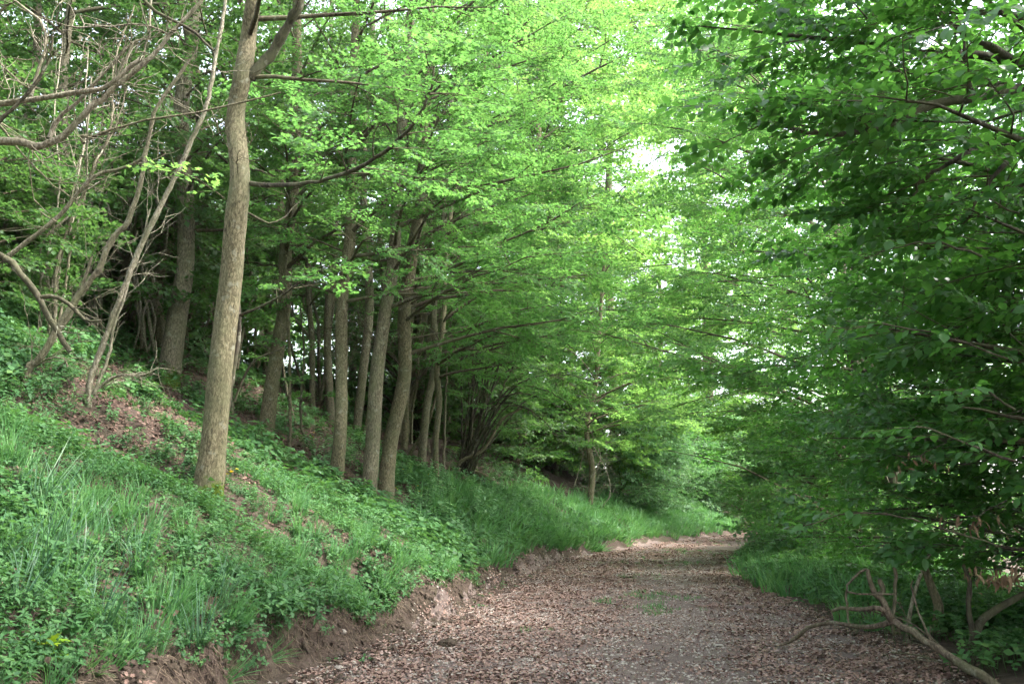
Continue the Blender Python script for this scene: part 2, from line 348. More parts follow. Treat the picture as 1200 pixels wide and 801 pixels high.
def put_leaves(mb, kind, pos, az, pitch, roll, size, mat, tint, width=1.0):
    """az: heading of the leaf tip (0 = +Y, ccw), pitch up, roll about its length"""
    V, T = leaf_shape(kind); V = V * np.array([width, 1, 1]); n = len(pos)
    ca, sa = np.cos(az), np.sin(az); cp, sp = np.cos(pitch), np.sin(pitch); cr, sr = np.cos(roll), np.sin(roll)
    x = V[None, :, 0] * size[:, None]; y = V[None, :, 1] * size[:, None]; z = V[None, :, 2] * size[:, None]
    x, z = x * cr[:, None] + z * sr[:, None], -x * sr[:, None] + z * cr[:, None]
    y, z = y * cp[:, None] - z * sp[:, None], y * sp[:, None] + z * cp[:, None]
    x, y = x * ca[:, None] - y * sa[:, None], x * sa[:, None] + y * ca[:, None]
    W = np.stack([x, y, z], -1) + pos[:, None, :]
    TT = (T[None] + (np.arange(n) * len(V))[:, None, None]).reshape(-1, 3)
    mb.add(W.reshape(-1, 3), TT, None, mat, np.repeat(tint, len(V)))
def make_spray(kind, L, nside, leaf, seed, spread=0.55, jit=0.35, per=None, width=1.0, twig_r=0.004, droop=0.12):
    """a flat leafy twig along +X; twig = material 0, leaves = material 1"""
    r = np.random.default_rng(seed); mb = MB(); tw = []; LP = []; LA = []
    def zig(p0, a0, ln, n=4, dz=0.0):
        pts = [p0]; a = a0; st = ln / (n - 1); p = np.array(p0, float)
        for i in range(n - 1):
            a += r.normal(0, 0.13); p = p + np.array([math.cos(a) * st, math.sin(a) * st, dz * st - droop * st * i / n + r.normal(0, 0.02) * st]); pts.append(p.copy())
        return np.array(pts)
    main = zig((0, 0, 0), 0, L, 6); tw.append((main, 1.0))
    def leaves_on(pl, step, start=0.15):
        seg = np.linalg.norm(np.diff(pl, axis=0), axis=1).sum(); n = max(2, int(seg / step)); q = spline(pl, n + 1)
        for i in range(1, n + 1):
            if i / n < start: continue
            d = q[i] - q[i - 1]; a = math.atan2(d[1], d[0]); s = 1 if i % 2 else -1
            LP.append(q[i]); LA.append(a + s * r.uniform(0.5, 1.1) if i < n else a + r.normal(0, .2))
            if r.random() < 0.55: LP.append(q[i]); LA.append(a - s * r.uniform(0.5, 1.1))
    step = leaf * 0.75
    leaves_on(main, step, 0.3)
    for k in range(nside):
        f = 0.15 + 0.75 * (k + r.random() * 0.6) / nside; p0 = main[min(5, int(f * 5))] * (1 - (f * 5 % 1)) + main[min(5, int(f * 5) + 1)] * (f * 5 % 1)
        s = 1 if k % 2 else -1
        sd = zig(p0, s * r.uniform(0.6, 1.0), L * spread * (1.05 - f * 0.75) * r.uniform(0.75, 1.15), 4, r.normal(0, 0.1)); tw.append((sd, 0.6)); leaves_on(sd, step)
    LP = np.array(LP); LA = np.array(LA); n = len(LP)
    LP = LP + r.normal(0, leaf * 0.12, (n, 3))
    size = leaf * r.uniform(0.65, 1.15, n)
    put_leaves(mb, kind, LP, LA - PI / 2, r.normal(-0.15, jit, n), r.normal(0, jit, n), size, 1, np.clip(r.normal(0.5, 0.22, n), 0, 1), width)
    for P, k in tw: tubes(mb, P, np.linspace(twig_r * k, twig_r * 0.35 * k, len(P)), 3, 0)
    return mb
SPR = {
    'maple_near': ([make_spray('maple', 0.62, 7, 0.068, 100 + i) for i in range(4)]),
    'maple': ([make_spray('kite', 0.85, 9, 0.075, 110 + i, width=1.25) for i in range(4)]),
    'maple_far': ([make_spray('kite', 1.25, 10, 0.115, 120 + i, jit=0.45, width=1.25, twig_r=0.006) for i in range(3)]),
    'beech_near': ([make_spray('oval', 0.62, 7, 0.102, 130 + i, jit=0.38) for i in range(4)]),
    'beech': ([make_spray('kite', 0.85, 9, 0.08, 140 + i, jit=0.4) for i in range(4)]),
}

# ------------------------------------------------------------------ where crowns may not grow: the open track, and the holes in the canopy
HOLES = [(757, 186, 34, 20), (778, 282, 22, 17), (735, 178, 14, 12), (655, 130, 8, 6), (770, 262, 12, 9), (752, 205, 16, 8), (795, 298, 12, 6)]
def keep_mask(P):
    x, y, z = P[:, 0], P[:, 1], P[:, 2]
    l, rr = xL(y), xR(y)
    hgt = z - H(x, y)
    open_track = (x > l - 0.3 - .5 * (y > 36)) & (x < rr + 0.25) & (z < 2.6 + 0.04 * np.clip(y, 0, 40) + .08 * np.clip(y - 30, 0, 30)) & (y < 80)
    k = ~open_track & (hgt > 0.15)
    u, v, d = project(P)
    for (cx, cy_, a, b) in HOLES: g = np.clip(420 / np.maximum(d, 1), 4, 26); k &= ~((((u - cx) / (a + g)) ** 2 + ((v - cy_) / (b + g)) ** 2 < 1) & (d > 0.5))
    k &= ~((x > rr) & (x < rr + 1.7) & (y > 11) & (y < 46) & (hgt < 0.75))
    k &= ~((x > .95) & (x < 2.0) & (y < 12) & (z > 2.5))
    k &= ~((d > 0) & (d < 4.2) & (u > -100) & (u < 1300))       # nothing in the viewer's face
    return k

# ------------------------------------------------------------------ trees
def polyline_at(P, t):
    s = t * (len(P) - 1); i = np.minimum(s.astype(int), len(P) - 2); f = (s - i)[:, None]; return P[i] * (1 - f) + P[i + 1] * f
def grow(trunk, n=40, t0=0.3, t1=1.0, Lmax=3.5, bias=(0, 0), e0=(0.2, 1.1), e1=0.0, nsec=7, sec=0.42, per=2, seed=0, shape=None, rad0=0.035, sup=0.0, mask=True, spray_up=0.05):
    """limbs, side branches and leafy-twig positions of a crown; trunk (M,3)"""
    r = np.random.default_rng(seed); B = MB(); pos = []; az = []; pit = []
    prim, pr, secs, sr = [], [], [], []
    for i in range(n):
        f = (i + r.random()) / n; t = t0 + (t1 - t0) * f; p0 = polyline_at(trunk, np.array([t]))[0]
        a = i * 2.399963 + r.normal(0, 0.3); d = np.array([math.cos(a), math.sin(a)]) + np.array(bias); a = math.atan2(d[1], d[0])
        k = (shape(f) if shape else (1 - 0.55 * f ** 1.5)) * r.uniform(0.65, 1.1) * (0.55 + 0.45 * min(2.0, float(np.linalg.norm(d))))
        Ln = Lmax * k; el0 = e0[0] + (e0[1] - e0[0]) * f + r.normal(0, 0.12); M_ = 8; p = p0.copy(); pts = [p.copy()]; st = Ln / (M_ - 1); aa = a
        for j in range(M_ - 1):
            g = j / (M_ - 2); el = el0 * (1 - g) + (e1 + 0.25 * el0) * g + r.normal(0, 0.07); aa += r.normal(0, 0.09)
            p = p + st * np.array([math.cos(aa) * math.cos(el), math.sin(aa) * math.cos(el), math.sin(el)]); pts.append(p.copy())
        pts = np.array(pts); prim.append(pts); r0 = rad0 * (Ln / Lmax) * 1.1 + 0.006; pr.append(np.linspace(r0, 0.005, M_))
        ns = max(2, int(nsec * Ln / Lmax + 0.5))
        for q in range(ns):
            s = 0.22 + 0.78 * (q + r.random() * 0.7) / ns; s = min(s, 0.99); b = polyline_at(pts, np.array([s]))[0]; b2 = polyline_at(pts, np.array([min(1, s + 0.05)]))[0] + 1e-6
            dd = b2 - b; ha = math.atan2(dd[1], dd[0]) + (1 if q % 2 else -1) * r.uniform(0.5, 1.05); sl = sec * Ln * (1.15 - 0.75 * s) * r.uniform(0.7, 1.2) + 0.15
            el = r.normal(0.10 + sup, 0.16); pp = b.copy(); sp = [pp.copy()]
            for j in range(4):
                pp = pp + sl / 4 * np.array([math.cos(ha) * math.cos(el), math.sin(ha) * math.cos(el), math.sin(el)]); el -= 0.05; ha += r.normal(0, 0.13); sp.append(pp.copy())
            sp = np.array(sp); secs.append(sp); sr.append(np.linspace(0.004 + 0.006 * sl, 0.003, 5))
            m = max(1, int(round(per * sl / 0.8)))
            for w in range(m):
                tt = (w + 0.6 + 0.4 * r.random()) / m * 0.95; pos.append(polyline_at(sp, np.array([min(tt, 1)]))[0]); az.append(ha + r.normal(0, 0.5)); pit.append(el + spray_up + r.normal(0, 0.14))
        pos.append(pts[-2]); az.append(aa); pit.append(spray_up)
    pos = np.array(pos); az = np.array(az); pit = np.array(pit)
    if mask:
        k = keep_mask(pos); pos, az, pit = pos[k], az[k], pit[k]
        sa = np.array(secs); ks = keep_mask(sa[:, -1]) & keep_mask(sa[:, 2]); secs = sa[ks]; sr = np.array(sr)[ks]
        pa = np.array(prim); kp = keep_mask(pa[:, 5]); prim = pa[kp]; pr = np.array(pr)[kp]
    if len(prim): tubes(B, np.array(prim), np.array(pr), 5)
    if len(secs): tubes(B, np.array(secs), np.array(sr), 3)
    rot = np.stack([r.normal(0, 0.34, len(pos)), -pit + r.normal(0, .12, len(pos)), az], -1)
    return B, pos, rot, r
def trunk_mesh(P, R, K=18, flare=0.35, moss=None, seed=0, step=0.14, rough=0.05):
    """P control points from the base up; returns MB and the resampled centre line"""
    P = np.asarray(P, float); ln = np.linalg.norm(np.diff(P, axis=0), axis=1).sum(); n = max(6, int(ln / step)); C = spline(P, n); Rr = spline(np.asarray(R, float)[:, None], n)[:, 0]
    h = np.linspace(0, ln, n); th = np.arange(K) * 2 * PI / K
    T = np.gradient(C, axis=0); T = norm(T); A = norm(np.cross(T, np.array([[0.0, 1, 0.05]]))); B = np.cross(T, A)
    fl = 1 + flare * np.exp(-np.clip(h - 0.25, 0, None) / 0.32)
    lob = 1 + (fl - 1)[:, None] * 0.7 * np.cos(th[None] * 4 + seed) + rough * 1.6 * vnoise(np.broadcast_to(th[None] * 3.2, (n, K)), np.broadcast_to(h[:, None] * 1.6, (n, K)), seed) + rough * vnoise(np.broadcast_to(th[None] * 9, (n, K)), np.broadcast_to(h[:, None] * 5, (n, K)), seed + 1)
    rr = Rr[:, None] * fl[:, None] * lob
    V = C[:, None] + rr[..., None] * (A[:, None] * np.cos(th)[None, :, None] + B[:, None] * np.sin(th)[None, :, None])
    i = np.arange(n - 1)[:, None] * K; k = np.arange(K)[None]; k2 = (k + 1) % K
    q = np.stack([i + k, i + k2, i + K + k2, i + K + k], -1).reshape(-1, 4)
    tint = np.full((n, K), 0.5)
    if moss is not None: tint = 0.5 + moss * np.exp(-np.clip(h - 0.45, 0, None) / 0.6)[:, None] * (0.65 + 0.35 * np.cos(th[None] - 2.6))
    mb = MB(); mb.add(V.reshape(-1, 3), None, q, 0, np.clip(tint, 0, 1).ravel()); return mb, C
class Tree:
    def __init__(s, name, base, label, cat='tree', group=None):
        s.base = np.array(base, float); s.root = empty(name, base, label, cat, group)
    def part(s, name, mb, mats, kind=None): return obj(name, mb, mats, s.root, s.base, True, kind)
    def trunk(s, P, R, mat, **k):
        mb, C = trunk_mesh(P, R, **k); s.part('trunk', mb, [mat]); return C
    def limb(s, P, r0, r1, mat, name='limb', n=None, K=8, wob=0.012, seed=0):
        P = np.asarray(P, float); n = n or max(8, int(np.linalg.norm(np.diff(P, axis=0), axis=1).sum() / 0.12)); n = min(n, 70); C = spline(P, n)
        r = np.random.default_rng(seed + 5); C = C + np.concatenate([[[0, 0, 0]], r.normal(0, wob, (n - 1, 3))]) * 0.6
        mb = MB(); tubes(mb, C, np.linspace(r0, r1, n) * (1 + 0.08 * r.normal(0, 1, n)), K); s.part(name, mb, [mat]); return C
    def crown(s, trunk, spr, leafmat, twigmat, scl=1.0, **k):
        if trunk[-1][2] > 24: scl = 1.7
        B, pos, rot, r = grow(trunk, **k)
        if B.n: s.part('branches', B, [twigmat], 'stuff')
        scatter('foliage', SPR[spr], [twigmat, leafmat], pos, rot, r.uniform(0.75, 1.2, len(pos)) * scl, r.integers(0, len(SPR[spr]), len(pos)), s.root, s.base)
        return len(pos)
def copy_tree(root, loc, rz, sc=1.0, label=None, group=None):
    c = root.copy(); col.objects.link(c); c.location = tuple(loc); c.rotation_euler = (0, 0, rz); c.scale = (sc, sc, sc)
    if label: c["label"] = label
    if group: c["group"] = group
    for ch in list(root.children):
        d = ch.copy(); col.objects.link(d); d.parent = c
    return c

# ------------------------------------------------------------------ the ground: hillside, track, verge
def build_ground():
    ys = [-40.0]
    while ys[-1] < 300:
        y = ys[-1]; ys.append(y + (0.09 if 5.5 < y < 14 else 0.16 if 3 < y < 24 else 0.3 if 0 < y < 45 else 1.0 if y < 80 else 6.0) if y > -1 or y < -1 - 1e9 else y + 1.5)
    ys = np.array(ys)
    left = [0.0]
    while left[-1] < 320:
        s = left[-1]; left.append(s + (0.05 if s < 1.0 else 0.11 if s < 5 else 0.25 if s < 14 else 1.0 if s < 30 else 8.0))
    right = [0.0]
    while right[-1] < 320:
        s = right[-1]; right.append(s + (0.12 if s < 3 else 0.4 if s < 10 else 1.5 if s < 30 else 8.0))
    left = -np.array(left[::-1]); right = np.array(right); mid = np.linspace(0, 1, 50)
    def sheet(name, fx, mat):
        cols = fx(ys); ny, nx = cols.shape
        Y = np.broadcast_to(ys[:, None], cols.shape); Z = H(cols, Y)
        V = np.stack([cols, Y, Z], -1).reshape(-1, 3)
        i = np.arange(ny - 1)[:, None] * nx + np.arange(nx - 1)[None]
        q = np.stack([i, i + 1, i + nx + 1, i + nx], -1).reshape(-1, 4)
        mb = MB(); mb.add(V, None, q, 0); return obj(name, mb, [mat], None, (0, 0, 0), True, "structure")
    sheet("hillside", lambda y: xL(y)[:, None] + left[None], M['soil'])
    sheet("path", lambda y: xL(y)[:, None] * (1 - mid[None]) + xR(y)[:, None] * mid[None], M['path'])
    sheet("verge_ground", lambda y: xR(y)[:, None] + right[None], M['soil'])
build_ground()

def normals(X, Y):
    e = 0.06; gx = (H(X + e, Y) - H(X - e, Y)) / (2 * e); gy = (H(X, Y + e) - H(X, Y - e)) / (2 * e)
    return norm(np.stack([-gx, -gy, np.ones_like(gx)], -1))
def lay_on(X, Y, az, follow=1.0, jitter=0.0):
    n = normals(X, Y); n[:, :2] *= follow; n = norm(n + rng.normal(0, jitter, n.shape) if jitter else n)
    h = np.stack([np.cos(az), np.sin(az), np.zeros_like(az)], -1)
    x = norm(h - (h * n).sum(-1, keepdims=True) * n); y = np.cross(n, x)
    return np.stack([np.arctan2(y[:, 2], n[:, 2]), -np.arcsin(np.clip(x[:, 2], -1, 1)), np.arctan2(x[:, 1], x[:, 0])], -1)
def area_points(y0, y1, s0, s1, dens, side):
    """points with given density in a strip s0..s1 beyond the track edge (side L / R) or across it (P)"""
    wid = (s1 - s0) if side != 'P' else 6.5; n = int((y1 - y0) * wid * dens); Y = rng.uniform(y0, y1, n)
    if side == 'L': X = xL(Y) - rng.uniform(s0, s1, n)
    elif side == 'R': X = xR(Y) + rng.uniform(s0, s1, n)
    else:
        X = xL(Y) - 0.05 + rng.uniform(0, 6.5, n); k = X < xR(Y) + 0.35; X, Y = X[k], Y[k]
    # nothing outside what the photograph (and a step aside) can see
    u, v, d = project(np.stack([X, Y, H(X, Y)], -1)); k = (u > -200) & (u < 1420) & (v < 1100); return X[k], Y[k]

# fallen leaves: small drifts of a dozen dry leaves
def litter_proto(seed, n=22, R=0.16, size=0.054, zmax=0.016, kind='curl'):
    r = np.random.default_rng(seed); mb = MB(); a = r.uniform(0, 2 * PI, n); d = R * np.sqrt(r.random(n))
    pos = np.stack([np.cos(a) * d, np.sin(a) * d, r.uniform(0.0, zmax, n)], -1)
    put_leaves(mb, kind, pos, r.uniform(0, 2 * PI, n), r.normal(0.02, 0.2, n), r.normal(0, 0.25, n) + (r.random(n) < .35) * PI, size * r.uniform(0.5, 1.15, n), 0, np.clip(r.normal(0.45, 0.25, n), 0, 1)); return mb
LIT = [litter_proto(200 + i) for i in range(6)]
def place_litter():
    X, Y = [], []
    for (a, b, dn, sc) in ((4.2, 12, 46, 1), (12, 20, 30, 1.1), (20, 50, 14, 1.5)):
        x, y = area_points(a, b, 0, 0, dn, 'P'); X.append(x); Y.append(y)
    X = np.concatenate(X); Y = np.concatenate(Y); f = (X - xL(Y)) / (xR(Y) - xL(Y))
    bare = 1.45 * np.exp(-((f - 0.58 - 0.010 * (Y - 10)) / 0.17) ** 2) * (0.55 + 0.9 * vnoise(X * 0.8, Y * 0.35, 31)) + 0.35 * np.exp(-((f - 0.30) / 0.06) ** 2) * sstep(15, 22, Y)
    pr = np.clip(1.05 - 1.25 * bare - 0.8 * np.clip(vnoise(X * 1.7, Y * 1.2, 33), -.1, 1), 0.08, 1) * (0.55 + 0.45 * sstep(0.02, 0.12, f)) * (1 - 0.45 * sstep(24, 34, Y))
    k = rng.random(len(X)) < pr; X, Y = X[k], Y[k]
    sc = rng.uniform(0.8, 1.15, len(X)) * (1 + 0.5 * sstep(14, 30, Y))
    scatter("fallen_leaves", LIT, [M['litter']], np.stack([X, Y, H(X, Y) + 0.002], -1), lay_on(X, Y, rng.uniform(0, 6.28, len(X)), 1, 0.04), sc)
    # brown leaves lying on the wooded slope
    x, y = area_points(6, 30, 0.5, 10, 20, 'L'); u = xL(y) - x
    m = 0.25 + 1.4 * sstep(1.8, 3.6, u) + 1.0 * vnoise(x * 0.7, y * 0.7, 41); k = rng.random(len(x)) < m; x, y = x[k], y[k]
    scatter("slope_leaf_litter", LIT, [M['old_litter']], np.stack([x, y, H(x, y) + 0.004], -1), lay_on(x, y, rng.uniform(0, 6.28, len(x)), 1, 0.08), rng.uniform(0.9, 1.4, len(x)) )
place_litter()

# low plants
def herb_proto(seed, kind, n, size, height, R, per=2, width=1.0):
    r = np.random.default_rng(seed); mb = MB(); P, A, PT = [], [], []; st = []
    for s in range(n):
        a = r.uniform(0, 6.28); d = R * math.sqrt(r.random()); b = np.array([math.cos(a) * d, math.sin(a) * d, -0.02]); h = height * r.uniform(0.5, 1.1); lean = r.normal(0, 0.22, 2)
        top = b + np.array([lean[0] * h, lean[1] * h, h + .02]); st.append(np.array([b, (b + top) / 2 + r.normal(0, .006, 3), top])); a0 = r.uniform(0, 6.28)
        for lev in range(per):
            q = b + (top - b) * (0.5 + 0.5 * (lev + 1) / per)
            for w in range(3 if lev == per - 1 else 2): P.append(q); A.append(a0 + w * (2.09 if lev == per - 1 else PI) + lev * 1.57 + r.normal(0, .25)); PT.append(r.normal(0.12 if lev == per - 1 else -0.1, 0.25))
    P = np.array(P); A = np.array(A); N = len(P); tubes(mb, np.array(st), np.full((len(st), 3), 0.0018), 3, 0, 0.4)
    put_leaves(mb, kind, P, A, np.array(PT), r.normal(0, .3, N), size * r.uniform(0.6, 1.15, N), 0, np.clip(r.normal(0.5, 0.22, N), 0, 1), width); return mb
def grass_proto(seed, n=32, h=0.34, R=0.07, w=0.0045, bend=0.9, dirb=0.0, segs=4):
    r = np.random.default_rng(seed); mb = MB(); a = r.uniform(0, 6.28, n); d = R * np.sqrt(r.random(n)); hd = a + r.normal(0, 0.8, n); L = h * r.uniform(0.5, 1.2, n); bd = bend * r.uniform(0.3, 1.5, n)
    pts = []; p = np.stack([np.cos(a) * d, np.sin(a) * d, np.full(n, -0.02)], -1); el = PI / 2 - r.uniform(0.05, 0.45, n)
    for s in range(segs + 1): pts.append(p.copy()); p = p + (L / segs)[:, None] * np.stack([np.cos(hd) * np.cos(el) + dirb * .2, np.sin(hd) * np.cos(el), np.sin(el)], -1); el = el - bd / segs * (0.6 + 0.8 * s / segs)
    pts = np.array(pts); side = np.stack([-np.sin(hd), np.cos(hd), np.zeros(n)], -1); wd = w * r.uniform(0.7, 1.3, n)
    rows = [pts[s] + side * (wd * (1 - s / segs) ** 0.6 * k)[:, None] for s in range(segs) for k in (-1, 1)] + [pts[segs]]
    V = np.stack(rows, 1); nv = V.shape[1]; q = np.array([(2 * s, 2 * s + 1, 2 * s + 3, 2 * s + 2) for s in range(segs - 1)]); t = np.array([(2 * segs - 2, 2 * segs - 1, 2 * segs)]); o = (np.arange(n) * nv)[:, None, None]
    mb.add(V.reshape(-1, 3), (t[None] + o).reshape(-1, 3), (q[None] + o).reshape(-1, 4), 0, np.repeat(np.clip(r.normal(.5, .22, n), 0, 1), nv)); return mb
HERB = [herb_proto(300 + i, 'oval', 8, 0.044, 0.13, 0.13, 2) for i in range(3)] + [herb_proto(310 + i, 'lance', 6, 0.060, 0.17, 0.12, 3, 1.2) for i in range(2)] + [herb_proto(313 + i, 'oval', 5, 0.055, 0.19, 0.12, 3, .8) for i in range(2)] + [herb_proto(315 + i, 'kite', 16, 0.032, 0.08, 0.14, 2, 1.3) for i in range(3)]
HERBF = [herb_proto(320 + i, 'kite', 18, 0.075, 0.22, 0.30, 2, 1.2) for i in range(4)]
GR = [grass_proto(330 + i) for i in range(4)]
GRL = [grass_proto(335 + i, 26, 0.55, 0.09, 0.005, 1.2) for i in range(4)]
GRF = [grass_proto(340 + i, 36, 0.55, 0.24, 0.016, 1.2, segs=4) for i in range(4)]
SHOOT = [herb_proto(345 + i, 'oval', 7, 0.085, 0.75, 0.22, 7) for i in range(3)]
def cover(name, protos, mat, regs, fn=None, sc=(0.8, 1.2), follow=0.5, jit=0.1, dz=0.0, loc=(0, 0, 0), patchy=False):
    X, Y = [], []
    for (a, b, s0, s1, dn, side) in regs: x, y = area_points(a, b, s0, s1, dn, side); X.append(x); Y.append(y)
    X = np.concatenate(X); Y = np.concatenate(Y)
    if fn is not None: k = rng.random(len(X)) < fn(X, Y); X, Y = X[k], Y[k]
    for (ex, ey, er) in (EXCL if 'cover' not in name else []): k = (X - ex) ** 2 + ((Y - ey) * .6) ** 2 > er * er; X, Y = X[k], Y[k]
    s = rng.uniform(*sc, len(X)); P = np.stack([X, Y, H(X, Y) + dz], -1)
    idx = None
    if patchy: idx = np.clip(((vnoise(X * .75, Y * .75, 91) * 1.5 + .5 + rng.normal(0, .13, len(X))) * len(protos)).astype(int), 0, len(protos) - 1); s = s * (1 + .7 * vnoise(X * 1.1, Y * 1.1, 92))
    return scatter(name, protos, [mat], P, lay_on(X, Y, rng.uniform(0, 6.28, len(X)), follow, jit), s, idx)
EXCL = [(*ground_hit(571, 570)[:2], .55), (*ground_hit(548, 556)[:2], .35), (*ground_hit(452, 580)[:2], .5), (*ground_hit(243, 578)[:2], .35), (*ground_hit(512, 571)[:2], .4)]
def herb_f(X, Y):
    u = xL(Y) - X; brown = sstep(2.7, 4.0, u) * sstep(9.5, 12, Y) * sstep(-0.50, -0.44, X / np.maximum(Y, 1)) * (0.75 + 0.6 * vnoise(X * 0.45, Y * 0.45, 51)); return np.clip(1.0 - 1.02 * brown + 0.5 * sstep(7.5, 9.5, u) + 0.7 * vnoise(X * 1.3, Y * 1.3, 52), 0.05, 1) * sstep(0.16, 0.38, u + 0.22 * vnoise(Y * 2.1, X * 0, 53) + .08)
cover("herb_cover", HERB, M['herb'], [(4.5, 11, 0.25, 9, 72, 'L'), (11, 17, 0.25, 9, 46, 'L')], herb_f, (0.8, 1.35), patchy=True)
cover("slope_undergrowth", HERBF, M['herb'], [(16, 30, 0.35, 12, 9.5, 'L'), (6, 18, 5.5, 12, 9, 'L'), (30, 52, 0.3, 12, 4, 'L')], herb_f, (0.9, 1.6))
def tuft_f(X, Y): return np.clip(0.35 + 1.6 * vnoise(X * 0.9, Y * 0.9, 61), 0, 1) * sstep(0.25, 0.5, xL(Y) - X)
cover("bank_grass", GR, M['grass'], [(4.5, 10.5, 0.3, 4.5, 16, 'L'), (10.5, 17, 0.3, 2.8, 16, 'L')], tuft_f, (0.7, 1.3))
cover("long_blue_grass", GRL, M['bluegrass'], [(4.5, 11, 0.3, 4.0, 7, 'L')], lambda X, Y: np.clip(0.15 + 1.7 * vnoise(X * 0.5 + 3, Y * 0.5, 62), 0, 1), (0.8, 1.25))
cover("tall_bank_grass", GRF, M['grass'], [(17, 27, 0.2, 2.2, 9, 'L'), (24, 50, 0.15, 3.0, 7, 'L')], lambda X, Y: 0.10 + 0.9 * sstep(19, 24, Y) , (0.7, 1.25))
cover("overhanging_grass", GR, M['grass'], [(5, 34, 0.2, 0.55, 15, 'L')], lambda X, Y: np.clip(0.35 + 1.5 * vnoise(Y * 1.3, X * 0, 63), 0, 1), (0.7, 1.1), 1.0)
cover("verge_grass", GRF, M['grass'], [(10.5, 46, 0.1, 2.6, 5, 'R')], lambda X, Y: sstep(0.0, 0.5, (X - xR(Y)) + 0.35 * vnoise(Y * 0.8, X * 0, 64)) * sstep(10.5, 13.5, Y - (X - xR(Y))*0.3), (0.55, 1.0), 0.3)
cover("verge_undergrowth", HERBF, M['herb'], [(7.5, 44, 0.1, 7, 9, 'R')], lambda X, Y: sstep(0.0, 1.0, (X - xR(Y)) + 0.5 * vnoise(Y * 0.8, X * 0, 65)), (0.7, 1.3), 0.3)
def path_tuft(X, Y):
    f = (X - xL(Y)) / (xR(Y) - xL(Y)); return np.clip(3.2 * (vnoise(X * 1.4, Y * 0.5, 71) - 0.24), 0, 1) * np.exp(-((f - 0.52) / 0.16) ** 2) + 0.7 * sstep(27, 34, Y) * np.exp(-((f - 0.5) / 0.2) ** 2) * np.clip(vnoise(X, Y * .4, 72) * 3, 0, 1)
cover("track_grass", [grass_proto(350 + i, 20, 0.09, 0.10, 0.004, 0.9) for i in range(3)], M['grass'], [(12, 40, 0, 0, 12, 'P')], path_tuft, (0.7, 1.2), 1.0)
cover("foot_seedlings", [herb_proto(355 + i, 'kite', 3, 0.03, 0.04, 0.08, 1, 1.3) for i in range(3)], M['herb'], [(6.5, 22, -0.5, 0.4, 5, 'L')], lambda X, Y: np.clip(0.5 + vnoise(X * 2, Y * 2, 73) * 2, 0, 1), (0.7, 1.4), 1.0)

cover("pale_shoots", SHOOT, M['silver'], [(19, 34, 0.9, 4.5, 3.2, 'L')], lambda X, Y: np.clip(0.45 + 1.6 * vnoise(X * 0.7, Y * 0.5, 74), 0, 1), (0.6, 1.2), 0.3)
def crumb_proto(seed):
    r = np.random.default_rng(seed); mb = MB(); n = 26; a = r.uniform(0, 6.28, n); d = .2 * np.sqrt(r.random(n)); pos = np.stack([np.cos(a) * d, np.sin(a) * d, r.uniform(0, .006, n)], -1)
    put_leaves(mb, 'curl', pos[:16], r.uniform(0, 6.28, 16), r.normal(0, .3, 16), r.normal(0, .5, 16), r.uniform(.012, .03, 16), 0, r.random(16))
    for q in pos[16:]:
        s = r.uniform(.006, .018) ; V = np.array([(1, 0, .1), (0, 1, 0), (-1, .1, 0), (0, -1, .1), (0, 0, .7), (0, 0, -.3)]) * s * r.uniform(.7, 1.3, 3) + q
        mb.add(V, [(0, 1, 4), (1, 2, 4), (2, 3, 4), (3, 0, 4)], None, 1, r.random())
    return mb
def crumbs():
    X, Y = [], []
    for rg in ((4.5, 14, 0, 0, 26, 'P'), (14, 30, 0, 0, 12, 'P'), (5.5, 20, -0.5, 0.05, 14, 'L')): x, y = area_points(*rg); X.append(x); Y.append(y)
    X = np.concatenate(X); Y = np.concatenate(Y)
    scatter("twig_and_grit_debris", [crumb_proto(360 + i) for i in range(5)], [M['litter'], M['stone']], np.stack([X, Y, H(X, Y) + .002], -1), lay_on(X, Y, rng.uniform(0, 6.28, len(X)), 1, .03), rng.uniform(.8, 1.3, len(X)) * (1 + .5 * sstep(12, 24, Y)))
crumbs()

def clods():
    r = np.random.default_rng(95); PR = []
    for k in range(4):
        mb = MB()
        for i in range(14):
            s = r.uniform(.008, .04); q = r.normal(0, 1, 3) * [.12, .12, .008]; V = np.array([(1, 0, .1), (.2, 1, 0), (-1, .1, 0), (-.1, -1, .1), (0, .1, .8), (0, 0, -.5)]) * s * r.uniform(.6, 1.3, (6, 3)) + q
            mb.add(V, [(0, 1, 4), (1, 2, 4), (2, 3, 4), (3, 0, 4)], None, 0, r.random())
        PR.append(mb)
    x, y = area_points(5, 26, -0.45, 0.4, 42, 'L')
    scatter("crumbled_soil", PR, [M['soil']], np.stack([x, y, H(x, y)], -1), lay_on(x, y, r.uniform(0, 6.28, len(x)), 1, .1), r.uniform(.6, 1.4, len(x)))
clods()
cover("lip_herbs", HERB, M['herb'], [(4.8, 24, 0.12, 0.6, 34, 'L')], lambda X, Y: np.clip(0.15 + 1.7 * vnoise(Y * 1.1, X * 0 + 3, 97), 0, 1), (0.7, 1.2), 1.0, .3)

